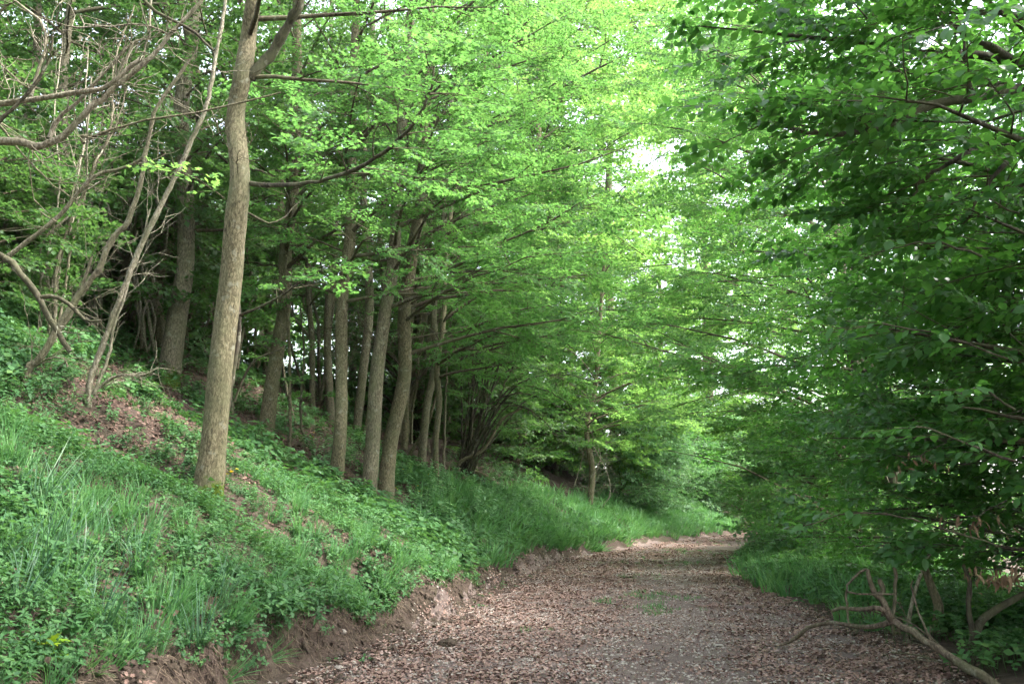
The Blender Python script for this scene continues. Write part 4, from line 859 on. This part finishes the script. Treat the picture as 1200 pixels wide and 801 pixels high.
# ------------------------------------------------------------------ the trees beyond the verge
def side_tree(key, name, label, x, y, h, r0, spr, leafm, crown, seed, mat='bark_dark', lean=(0, 0), moss=.15, cat='tree'):
    b = np.array([x, y, H1(x, y)]); n = 7; r = np.random.default_rng(seed)
    P = [b + [0, 0, -.3]] + [b + np.array([lean[0] * (f ** 1.3) + r.normal(0, .08) * (f > 0), lean[1] * f + r.normal(0, .08) * (f > 0), h * f]) for f in np.linspace(0, 1, n)]
    t = Tree(name, b, label, cat); C = t.trunk(np.array(P), [r0] + list(np.linspace(r0, r0 * .3, n)), M[mat], K=14, flare=.25, moss=moss, seed=seed)
    t.crown(C, spr, M[leafm], M['twig' if leafm != 'beech' else 'bark_dark'], seed=seed, **crown); TR[key] = (t, b, C); return t, b, C
full = lambda f: 0.75 + 0.35 * math.sin(PI * min(1, f * 1.1)) - 0.45 * max(0, f - .6)
t, b, C = side_tree('R1', 'hornbeam_tree', 'big glossy leaved hornbeam reaching over the verge, dark boughs crossing the sky', 5.9, 8.6, 10, .16, 'beech_near', 'beech', dict(n=50, t0=.20, Lmax=2.9, bias=(-.55, -.1), e0=(.25, .8), e1=-.1, nsec=7, shape=full, per=2.2), 201, lean=(-.3, 0))
def RL(pts, r0, r1, Y, seed, ns=8, sl=1.1):
    P = np.array([px(p[0], p[1], Y + (p[2] if len(p) > 2 else 0)) for p in pts]); C = t.limb(P, r0, r1, M['bark_dark'], 'bough', seed=seed); leafy(t, C, ns, sl, 'beech_near', 'beech', 2.2, seed, .1, drop=.01)
RL([(1310, 120, 1.0), (1200, 105, .4), (1150, 112), (1100, 122), (1062, 138), (1040, 148), (990, 156), (940, 154), (905, 142), (880, 124)], .055, .008, 7.6, 211, 16, 1.0)
RL([(1310, 150, 1.0), (1200, 76, .4), (1165, 58), (1130, 38), (1100, 14), (1080, -5), (1050, -40)], .045, .02, 7.7, 212, 8, 1.0)
RL([(1310, 200, 1.0), (1180, 170, .4), (1130, 182), (1085, 208), (1070, 230)], .035, .01, 7.8, 213, 8, .9)
RL([(1140, 110), (1132, 80), (1128, 40), (1115, 12)], .02, .008, 7.6, 214, 5, .6)
RL([(1180, 190), (1150, 225), (1130, 262)], .02, .008, 7.4, 215, 5, .7)
for _i, (_q, _Y) in enumerate([([(1150, 300), (1100, 285), (1050, 290), (1010, 305)], 6.9), ([(1180, 420), (1110, 395), (1040, 380), (965, 392)], 6.8), ([(1170, 640), (1080, 612), (1000, 600), (925, 622)], 7.6), ([(1190, 540), (1130, 520), (1080, 500), (1040, 512)], 6.6), ([(1195, 250), (1150, 232), (1110, 240)], 6.6), ([(1190, 480), (1150, 455), (1120, 462)], 6.4)]):
    _P = spline(pxs([(x, y, _Y + .5 * (x > 1140)) for x, y in _q], 0), 14); t.limb(_P, .010, .003, M['bark_dark'], 'twig', seed=240 + _i); sprig(t, _P, 44, .34, .105, 'oval', 'beech', 250 + _i, .15)
side_tree('R2', 'hornbeam_bush', 'dense dark hornbeam bush over the tall grass of the verge', 7.3, 12.2, 6.5, .11, 'beech', 'beech', dict(n=50, t0=.07, Lmax=3.0, bias=(-.4, -.2), e0=(.2, .7), e1=-.15, nsec=7, shape=full, per=2.2), 202)
side_tree('R2b', 'hornbeam_bush', 'low glossy bush hanging over the broken dead branch', 6.3, 10.0, 4.4, .09, 'beech_near', 'beech', dict(n=34, t0=.26, Lmax=2.2, bias=(-.35, -.2), e0=(.2, .7), e1=-.1, nsec=7, shape=full, per=2.2), 203)
side_tree('R3', 'hornbeam_tree', 'dark hornbeam behind the dense bush, boughs hanging low to the verge grass', 7.9, 16.5, 9, .15, 'beech', 'beech', dict(n=52, t0=.06, Lmax=3.6, bias=(-.4, -.2), e0=(.15, .8), e1=-.1, nsec=7, shape=full), 204)
side_tree('R4', 'field_maple_tree', 'fresh green maple with dark forked limbs leaning over the middle of the track', 8.6, 21.5, 13, .2, 'maple', 'maple', dict(n=66, t0=.10, Lmax=5.2, bias=(-.7, -.1), e0=(.3, .95), nsec=7, shape=full, per=1.6), 205, lean=(-1.2, 0))
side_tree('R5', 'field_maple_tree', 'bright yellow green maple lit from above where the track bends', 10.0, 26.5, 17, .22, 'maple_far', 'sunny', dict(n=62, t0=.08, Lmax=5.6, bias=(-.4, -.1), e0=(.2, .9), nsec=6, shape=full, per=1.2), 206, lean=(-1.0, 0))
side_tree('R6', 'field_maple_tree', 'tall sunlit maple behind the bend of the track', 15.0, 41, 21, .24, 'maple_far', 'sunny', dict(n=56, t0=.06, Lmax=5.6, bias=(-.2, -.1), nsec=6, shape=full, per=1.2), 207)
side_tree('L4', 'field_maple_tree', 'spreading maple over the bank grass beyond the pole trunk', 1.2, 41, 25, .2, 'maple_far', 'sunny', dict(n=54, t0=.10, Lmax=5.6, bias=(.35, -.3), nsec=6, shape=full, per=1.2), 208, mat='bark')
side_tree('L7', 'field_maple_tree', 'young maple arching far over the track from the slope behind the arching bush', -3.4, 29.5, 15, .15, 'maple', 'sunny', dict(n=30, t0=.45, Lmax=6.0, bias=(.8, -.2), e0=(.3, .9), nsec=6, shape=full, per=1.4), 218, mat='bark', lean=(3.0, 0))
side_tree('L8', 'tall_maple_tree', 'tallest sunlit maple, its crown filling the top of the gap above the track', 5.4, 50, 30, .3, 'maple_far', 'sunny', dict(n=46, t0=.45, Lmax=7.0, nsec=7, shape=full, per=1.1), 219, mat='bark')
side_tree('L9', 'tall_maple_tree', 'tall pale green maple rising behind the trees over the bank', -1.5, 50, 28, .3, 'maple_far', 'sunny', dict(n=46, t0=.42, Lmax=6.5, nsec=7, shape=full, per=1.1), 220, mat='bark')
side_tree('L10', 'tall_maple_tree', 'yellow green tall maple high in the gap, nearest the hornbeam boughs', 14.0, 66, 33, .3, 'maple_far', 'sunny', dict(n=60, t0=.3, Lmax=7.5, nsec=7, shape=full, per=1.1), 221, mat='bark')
side_tree('L5', 'pale_bush', 'silvery pale bush on the bank where the track bends away', 4.9, 42, 4.2, .08, 'maple_far', 'silver', dict(n=46, t0=.02, Lmax=2.6, bias=(.2, -.4), e0=(.3, .9), nsec=6, shape=full), 209, cat='shrub')
side_tree('L6', 'dark_yew_tree', 'dark bushy tree closing the tunnel of leaves', 8.6, 52, 5.5, .15, 'maple_far', 'beech', dict(n=40, t0=.03, Lmax=2.2, nsec=6, shape=full), 210)

# ------------------------------------------------------------------ woods behind: three kinds, copied
def proto_tree(name, label, h, r0, spr, leafm, crown, seed, mat, group, loc, cat='tree'):
    x, y = loc; b = np.array([x, y, H1(x, y)]); r = np.random.default_rng(seed)
    P = [b + [0, 0, -.5]] + [b + np.array([r.normal(0, .12) * (f > 0) * (1 + f), r.normal(0, .12) * (f > 0), h * f]) for f in np.linspace(0, 1, 8)]
    t = Tree(name, b, label, cat, group); C = t.trunk(np.array(P), [r0] + list(np.linspace(r0, r0 * .25, 8)), M[mat], K=9, flare=.3, moss=.25, seed=seed, step=.5)
    t.crown(C, spr, M[leafm], M['twig'], seed=seed, mask=False, **crown); return t.root
def plant_all(root, spots, labels=None, group=None):
    for i, s in enumerate(spots):
        x, y = s[0], s[1]; sc = s[2] if len(s) > 2 else rng.uniform(.85, 1.15); c = copy_tree(root, (x, y, H1(x, y)), rng.uniform(0, 6.28), sc, (labels[i] if labels else None), group)
gA = 'slender trees of the wood on the slope'
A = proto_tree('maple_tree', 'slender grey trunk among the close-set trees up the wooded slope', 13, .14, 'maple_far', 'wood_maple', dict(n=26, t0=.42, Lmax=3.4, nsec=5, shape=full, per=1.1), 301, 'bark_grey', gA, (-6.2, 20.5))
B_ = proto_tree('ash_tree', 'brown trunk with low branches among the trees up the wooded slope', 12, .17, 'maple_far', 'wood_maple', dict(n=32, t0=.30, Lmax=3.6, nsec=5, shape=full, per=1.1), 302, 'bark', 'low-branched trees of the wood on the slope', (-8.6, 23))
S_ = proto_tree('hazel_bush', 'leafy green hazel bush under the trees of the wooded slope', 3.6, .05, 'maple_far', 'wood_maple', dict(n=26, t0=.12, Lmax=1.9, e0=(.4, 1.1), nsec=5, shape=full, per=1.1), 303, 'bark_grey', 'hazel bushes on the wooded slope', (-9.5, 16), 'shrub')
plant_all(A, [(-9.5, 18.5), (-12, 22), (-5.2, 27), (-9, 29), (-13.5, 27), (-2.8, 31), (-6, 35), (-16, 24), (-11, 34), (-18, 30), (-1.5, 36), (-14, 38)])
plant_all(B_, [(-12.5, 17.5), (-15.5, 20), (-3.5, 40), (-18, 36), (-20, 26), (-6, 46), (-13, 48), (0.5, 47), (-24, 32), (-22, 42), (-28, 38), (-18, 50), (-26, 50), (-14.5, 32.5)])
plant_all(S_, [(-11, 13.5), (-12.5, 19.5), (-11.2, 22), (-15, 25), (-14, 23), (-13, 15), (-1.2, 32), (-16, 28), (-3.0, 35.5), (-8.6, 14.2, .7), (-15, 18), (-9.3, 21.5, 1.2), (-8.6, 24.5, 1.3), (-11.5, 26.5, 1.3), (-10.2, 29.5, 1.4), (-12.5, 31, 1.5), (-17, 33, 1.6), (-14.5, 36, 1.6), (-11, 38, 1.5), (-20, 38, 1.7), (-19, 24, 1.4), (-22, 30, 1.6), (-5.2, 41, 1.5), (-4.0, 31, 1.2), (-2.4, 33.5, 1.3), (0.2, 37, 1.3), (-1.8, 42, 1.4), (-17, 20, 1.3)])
# beyond the verge
Cc = proto_tree('hornbeam_tree', 'dark crowned tree standing in the hollow beyond the verge bushes', 11, .16, 'maple_far', 'beech', dict(n=52, t0=.08, Lmax=3.6, nsec=5, shape=full, per=1.4), 304, 'bark_dark', 'dark trees beyond the verge', (10.5, 13))
plant_all(Cc, [(9.6, 6.0)])
D_ = proto_tree('field_maple_tree', 'sunlit maple crown closing the view past the bend', 19, .25, 'maple_far', 'sunny', dict(n=60, t0=.08, Lmax=4.6, nsec=6, shape=full, per=1.2), 305, 'bark', 'sunlit trees past the bend', (10, 62))
plant_all(D_, [(4, 60), (-3, 58), (14, 74, 1.2), (24, 70, 1.2), (3, 76, 1.2), (34, 84, 1.3), (-12, 66, 1.2), (20, 96, 1.4), (-8, 86, 1.3), (-20, 74, 1.3)])
E_ = proto_tree('verge_bush', 'rounded green bush along the verge past the dark hornbeams', 3.6, .05, 'maple_far', 'silver', dict(n=40, t0=.03, Lmax=2.0, e0=(.3, 1.0), nsec=5, shape=full, per=1.6), 306, 'bark_grey', 'bushes along the far verge', (8.6, 24.5), 'shrub')
plant_all(E_, [(9.5, 28.5), (11, 32), (12.6, 36.5), (14.5, 41), (17, 46), (20, 52), (7.4, 47.5, .9), (10.6, 56, 1.3), (15, 60, 1.4), (24, 57, 1.2), (13, 64, 1.5), (1.2, 42, .9), (12.4, 52, .9), (14.2, 58, 1.0), (15.6, 63, 1.2), (11.5, 10.5, 1.1), (14, 14, 1.3)])
def tell_apart(root, phrase, group):
    marks = [(-200, 120, 'the pale leaning hazel stems'), (120, 222, 'the mossy tree'), (222, 292, 'the thick bank edge trunk'), (292, 362, 'the lichen patched tree'), (362, 420, 'the straight slim trunk'), (420, 500, 'the leaning pair of trunks'), (500, 600, 'the arching dark bush'), (600, 720, 'the lone pole trunk'), (720, 870, 'the end of the track'), (870, 1010, 'the tall grass verge'), (1010, 1500, 'the glossy hornbeam boughs')]
    mem = [o for o in col.objects if o.parent is None and o.get('group') == group]; order = ['first', 'second', 'third', 'fourth', 'fifth', 'sixth', 'seventh', 'eighth', 'ninth', 'tenth', 'eleventh', 'twelfth']; seen = {}
    for o in sorted(mem, key=lambda o: o.location[1]):
        u, v, d = project(np.array([list(o.location)])); mk = [m for a, b_, m in marks if a <= u[0] < b_]
        if d[0] < 3 or not mk: o['label'] = phrase + ' outside the view'; continue
        k = seen.get(mk[0], 0); seen[mk[0]] = k + 1; o['label'] = phrase + ', ' + order[min(k, 11)] + ' one deep beyond ' + mk[0]
tell_apart(A, 'slender grey wood tree', gA); tell_apart(B_, 'brown low branched tree', B_['group']); tell_apart(S_, 'leafy hazel bush', S_['group'])
tell_apart(Cc, 'dark crowned tree', Cc['group']); tell_apart(D_, 'sunlit maple crown', D_['group']); tell_apart(E_, 'rounded pale bush', E_['group'])
# unseen trees added over and behind the viewer to shade the foreground
Bk = [(-6.5, 3.5), (6.8, 2.0), (-5.0, -4.5), (6.0, -6.0)]
plant_all(B_, Bk[:0])
plant_all(B_, [(-6.8, 2.2, 1.2), (7.8, 2.0, 1.2), (-4.8, -3.5, 1.3), (5.2, -4.5, 1.3), (-10.5, 7.0, 1.2), (-1.5, -8.5, 1.4), (-11, -1, 1.3), (10, -8, 1.3), (1.2, -3.2, 1.25)], ['brown low branched tree standing behind or beside the viewer, overhead only'] * 9, 'trees roofing the track over the viewer')

# ------------------------------------------------------------------ the broken dead branch on the verge
def dead_branch():
    b = px(1100, 775, 8.6); b[2] = H1(b[0], b[1]); t = Tree('dead_branch', b, 'broken dead branch with curved pale arms lying from the verge onto the leafy track', 'fallen branch')
    Y = 8.9
    L3(t, [(1190, 818, -.9), (1165, 802, -.75), (1146, 788, -.7), (1128, 780, -.5), (1108, 764, -.4), (1090, 757, -.3), (1072, 742, -.2), (1058, 736, -.1), (1047, 724, 0)], 10, 8, Y, 'fallen', 'main_stem', 401)
    L3(t, [(1047, 727, 0), (1030, 733, .1), (1010, 734, .3), (985, 731, .5), (965, 730, .65), (945, 736, .8), (930, 748, .95), (913, 756, 1.0)], 7, 3.5, Y, 'fallen', 'arm', 402)
    L3(t, [(1046, 728, 0), (1038, 712, 0), (1034, 700, 0), (1024, 694, 0), (1018, 678, 0), (1016, 666, 0)], 9, 4, Y, 'fallen', 'arm', 403)
    L3(t, [(1038, 716, 0), (1026, 711, 0), (1010, 713, .1), (990, 712, .2), (976, 714, .3)], 7, 4, Y, 'fallen', 'arm', 404)
    L3(t, [(1030, 700, 0), (1034, 690, 0), (1031, 678, 0)], 7, 5, Y, 'fallen', 'stub', 405)
    L3(t, [(1016, 666, .1), (1003, 675, .1), (991, 690, 0), (1010, 696, -.1), (1048, 694, -.2)], 3, 2, Y, 'fallen', 'twig', 406)
    L3(t, [(992, 690, 0), (994, 730, 0)], 3, 2.2, Y, 'fallen', 'twig', 407); L3(t, [(1048, 664, .3), (1050, 690, .3), (1046, 722, .3), (1048, 745, .3)], 4, 4, Y, 'fallen', 'twig', 408)
    L3(t, [(1092, 752, -.2), (1080, 725, -.1), (1069, 695, 0), (1068, 680, 0)], 3, 1.5, Y, 'fallen', 'twig', 409); L3(t, [(1120, 775, -.4), (1090, 745, 0), (1060, 726, .2), (1010, 713, .3)], 2.2, 1.4, Y, 'fallen', 'twig', 410, 4, .3)
    L3(t, [(1130, 780, -.5), (1105, 776, -.2), (1080, 768, .1), (1045, 764, .3)], 3, 1.5, Y, 'fallen', 'twig', 411, 5, .35)
dead_branch()
def stump_stem(label, pix, w, Y, seed, name='bare_sapling', mat='bark_dark'):
    b = px(pix[0][0], pix[0][1], Y); b[2] = H1(b[0], b[1]); P = np.array([b + [0, 0, -.15]] + [px(x, y, Y) for x, y in pix[1:]]); t = Tree(name, b, label, 'sapling'); mb, C = trunk_mesh(P, np.linspace(w, w * .6, len(P)) / 2 * Y / F, K=10, flare=.15, seed=seed, moss=.1, step=.08, rough=.1); t.part('stem', mb, [M[mat]]); return t, C
stump_stem('brown split stem upright in the shade behind the broken branch', [(1098, 762), (1098, 735), (1100, 710), (1092, 688), (1082, 660)], 13, 10.8, 420, mat='bark')
t, C = stump_stem('curved grey trunk sweeping outward low under the glossy leaves', [(1142, 785), (1141, 755), (1148, 730), (1165, 715), (1195, 698), (1230, 680)], 11, 9.3, 421)
L3(t, [(1141, 750), (1134, 715), (1136, 685), (1128, 660)], 7, 4, 9.3, 'bark_dark', 'branch', 422)
stump_stem('thin pale pole leaning among the glossy leaves', [(1062, 758), (1066, 720), (1080, 670), (1108, 610)], 5, 10.4, 423, mat='dead')
# withered leaves caught in the bush
def withered(label, x, y, Y, n, seed):
    r = np.random.default_rng(seed); c = px(x, y, Y); t = Tree('withered_spray', c, label, 'withered leaves'); mb = MB(); pos = c + r.normal(0, 1, (n, 3)) * [.13, .1, .06]
    put_leaves(mb, 'lance', pos, r.uniform(0, 6.28, n), r.normal(-1.0, .4, n), r.normal(0, .8, n), r.uniform(.06, .13, n), 0, r.random(n)); t.part('dry_leaves', mb, [M['brown_leaf']], 'stuff')
    t.limb(np.array([c + [-.2, 0, .06], c + [0, 0, .04], c + [.35, .1, .18]]), .004, .007, M['bark_dark'], 'twig', K=4)
withered('hanging bunch of withered orange brown leaves at the bush edge', 1172, 672, 8.2, 60, 431); withered('small withered leaf spray on a dark twig', 1142, 610, 8.3, 22, 432); withered('tiny brown dead leaf cluster among glossy leaves', 1072, 540, 8.4, 14, 433)

# stones, clods, plants that stand out
def stone(label, x, y, size, seed, mat='stone', name='stone', cat='stone', flat=.6):
    r = np.random.default_rng(seed); b = base_at(x, y); V = []; F_ = []
    n, m = 6, 9
    for i in range(n + 1):
        for j in range(m):
            a = PI * i / n; c = 2 * PI * j / m; k = 1 + .35 * (vnoise(math.cos(c) * 1.3 + seed, math.sin(c) * 1.3 + a * 1.4, seed)); V.append([k * math.sin(a) * math.cos(c), k * .8 * math.sin(a) * math.sin(c), k * flat * math.cos(a)])
    for i in range(n):
        for j in range(m): F_.append((i * m + j, i * m + (j + 1) % m, (i + 1) * m + (j + 1) % m, (i + 1) * m + j))
    mb = MB(); mb.add(np.array(V, float) * size + b + [0, 0, size * .2], None, F_, 0); o = obj(name, mb, [M[mat]], None, b, False); tag(o, label, cat); return o
stone('pale angular stone sticking out of the cut soil below the grass overhang', 401, 742, .045, 1)
stone('whitish stone lodged in the bank foot under the herb clump', 467, 702, .045, 2)
stone('smaller pale stone beside the whitish one in the bank foot', 482, 703, .03, 4)
stone('dark lump of fallen earth on the dry leaves at the track side', 524, 757, .12, 3, 'soil', 'soil_clod', 'clod', .5)
stone('grey stone half buried in leaves at the bank foot', 397, 784, .05, 5)
stone('flat bright chip lying on the bare track centre', 842, 757, .06, 6, flat=.25)
stone('long flat chip lying in the fallen leaves near the bank', 693, 781, .05, 7, flat=.25)
def flower(label, x, y, n, seed):
    b = base_at(x, y + 14); r = np.random.default_rng(seed); t = Tree('yellow_flower', b, label, 'flower'); c = px(x, y, b[1] - .15); c[2] = max(c[2], b[2] + .16); S = MB(); Fm = MB(); D = MB()
    for i in range(n):
        q = c + r.normal(0, 1, 3) * [.07, .05, .035]; g = np.array([b[0] + r.normal(0, .05), b[1] + r.normal(0, .05), b[2] - .02]); tubes(S, np.array([g, (g + q) / 2 + r.normal(0, .01, 3), q]), np.array([.003, .0025, .002]), 4); k = 10
        put_leaves(Fm, 'kite', np.repeat(q[None], k, 0), np.arange(k) * 2 * PI / k + r.random(), r.normal(.35, .1, k), np.zeros(k), r.uniform(.032, .042, k), 0, r.random(k))
        D.add(q + np.array([[0, 0, .008]] + [[.006 * math.cos(a), .006 * math.sin(a), .002] for a in np.arange(6) * PI / 3]), [(0, 1 + j, 1 + (j + 1) % 6) for j in range(6)])
    t.part('stems', S, [M['herb']]); t.part('petals', Fm, [M['yellow']]); t.part('flower_centres', D, [M['yellow']])
for i, (x, y, n, l) in enumerate([(268, 555, 4, 'yellow flower heads beside the foot of the thick bank edge trunk'), (455, 551, 3, 'yellow flowers close against the brown trunk of the leaning pair'), (472, 549, 1, 'single yellow bloom between the leaning pair and the wavy sapling'), (466, 571, 2, 'low yellow blooms in herbs under the leaning pair'), (490, 572, 2, 'pair of yellow blooms below the forked slender trunk'), (500, 555, 4, 'bright yellow flower cluster beside the wavy sapling'), (367, 508, 2, 'yellow blooms on the slope before the tight row of trunks'), (573, 597, 1, 'lone yellow bloom in the bank grass below the log'), (335, 436, 1, 'small yellow bloom high in the leaf litter')]): flower(l, x, y, n, 500 + i)
def leafy_plant(label, x, y, n, size, h, kind, mat, seed, name='broadleaf_herb', width=1.0, pitch=.5, cat='plant'):
    b = base_at(x, y); r = np.random.default_rng(seed); t = Tree(name, b, label, cat); S = MB(); k = []
    for i in range(n):
        a = i * 2.4 + r.normal(0, .3); q = b + np.array([math.cos(a) * h * .35, math.sin(a) * h * .35, h * r.uniform(.4, 1.1)]); tubes(S, np.array([b, b * .5 + q * .5 + [0, 0, h * .15], q]), np.array([.004, .003, .002]), 4)
        mb = MB(); put_leaves(mb, kind, q[None], np.array([a - PI / 2]), np.array([r.normal(pitch, .3)]), np.array([r.normal(0, .3)]), np.array([size * r.uniform(.7, 1.15)]), 0, np.array([r.random()]), width); t.part('leaf', mb, [M[mat]])
    t.part('stems', S, [M['herb']])
def tufts():
    r = np.random.default_rng(88); P = []
    for (x, y, rx, n) in ((764, 698, .35, 34), (705, 706, .15, 8), (752, 716, .3, 12), (775, 712, .2, 8), (805, 660, .4, 30), (800, 646, .7, 40), (820, 650, .5, 22), (735, 660, .3, 12), (612, 741, .12, 3)):
        b = base_at(x, y); q = b[:2] + r.normal(0, 1, (n, 2)) * [rx, rx * 1.3]; P.append(q)
    P = np.concatenate(P); scatter("track_grass_patches", [grass_proto(370 + i, 18, 0.10, 0.08, 0.004, 0.9) for i in range(3)], [M['grass']], np.stack([P[:, 0], P[:, 1], H(P[:, 0], P[:, 1])], -1), lay_on(P[:, 0], P[:, 1], r.uniform(0, 6.28, len(P)), 1, .05), r.uniform(.6, 1.1, len(P)))
tufts()
leafy_plant('bright lime green seedling with lobed leaves at the very foot of the herb bank', 52, 786, 18, .085, .18, 'maple', 'lime', 601, 'maple_seedling', .9, .1)
leafy_plant('broad dock leaves standing upright just below the yellow flowers', 247, 582, 5, .20, .10, 'oval', 'herb', 602, 'dock_plant', .8, .9)
leafy_plant('dock plant with one tall upright leaf in the middle of the herb bank', 136, 625, 4, .20, .12, 'oval', 'herb', 603, 'dock_plant', .7, 1.1)
leafy_plant('tall lance leaf plant catching light above the grass overhang', 322, 700, 4, .22, .12, 'lance', 'grass', 604, 'dock_plant', 1.1, 1.1)
leafy_plant('pale broad leaf rosette among herbs near the broken sticks', 108, 650, 4, .17, .06, 'oval', 'silver', 605, 'dock_plant', 1.1, .2)
leafy_plant('large round leaf plant low on the bank by the lime green seedling', 75, 750, 7, .15, .14, 'oval', 'herb', 606, 'dock_plant', 1.3, .1)
leafy_plant('dark broad leaf herb overhanging the bare soil foot', 215, 735, 8, .11, .12, 'oval', 'herb', 607, 'broadleaf_herb', 1.2, .0)
leafy_plant('small leafy clump spilling over the earth cut above the pale stone', 330, 728, 9, .09, .12, 'oval', 'herb', 608, 'broadleaf_herb', 1.2, .0)

def haze():
    m, N, L, out = new_mat('haze'); v = N.new('ShaderNodeVolumePrincipled'); v.inputs['Density'].default_value = 0.00015; v.inputs['Color'].default_value = (.92, .97, .95, 1); v.inputs['Anisotropy'].default_value = 0.3
    L.new(v.outputs[0], out.inputs['Volume']); mb = MB(); x0, x1, y0, y1, z0, z1 = -330, 620, -50, 310, -8, 48
    mb.add([(x, y, z) for z in (z0, z1) for y in (y0, y1) for x in (x0, x1)], None, [(0, 2, 3, 1), (4, 5, 7, 6), (0, 1, 5, 4), (2, 6, 7, 3), (0, 4, 6, 2), (1, 3, 7, 5)]); obj('haze', mb, [m], kind='stuff', smooth=False)
    cy.volume_bounces = 0; cy.volume_step_rate = 4.0
haze()
import gc; gc.collect()
bpy.context.view_layer.update()
print("objects", len(bpy.data.objects))
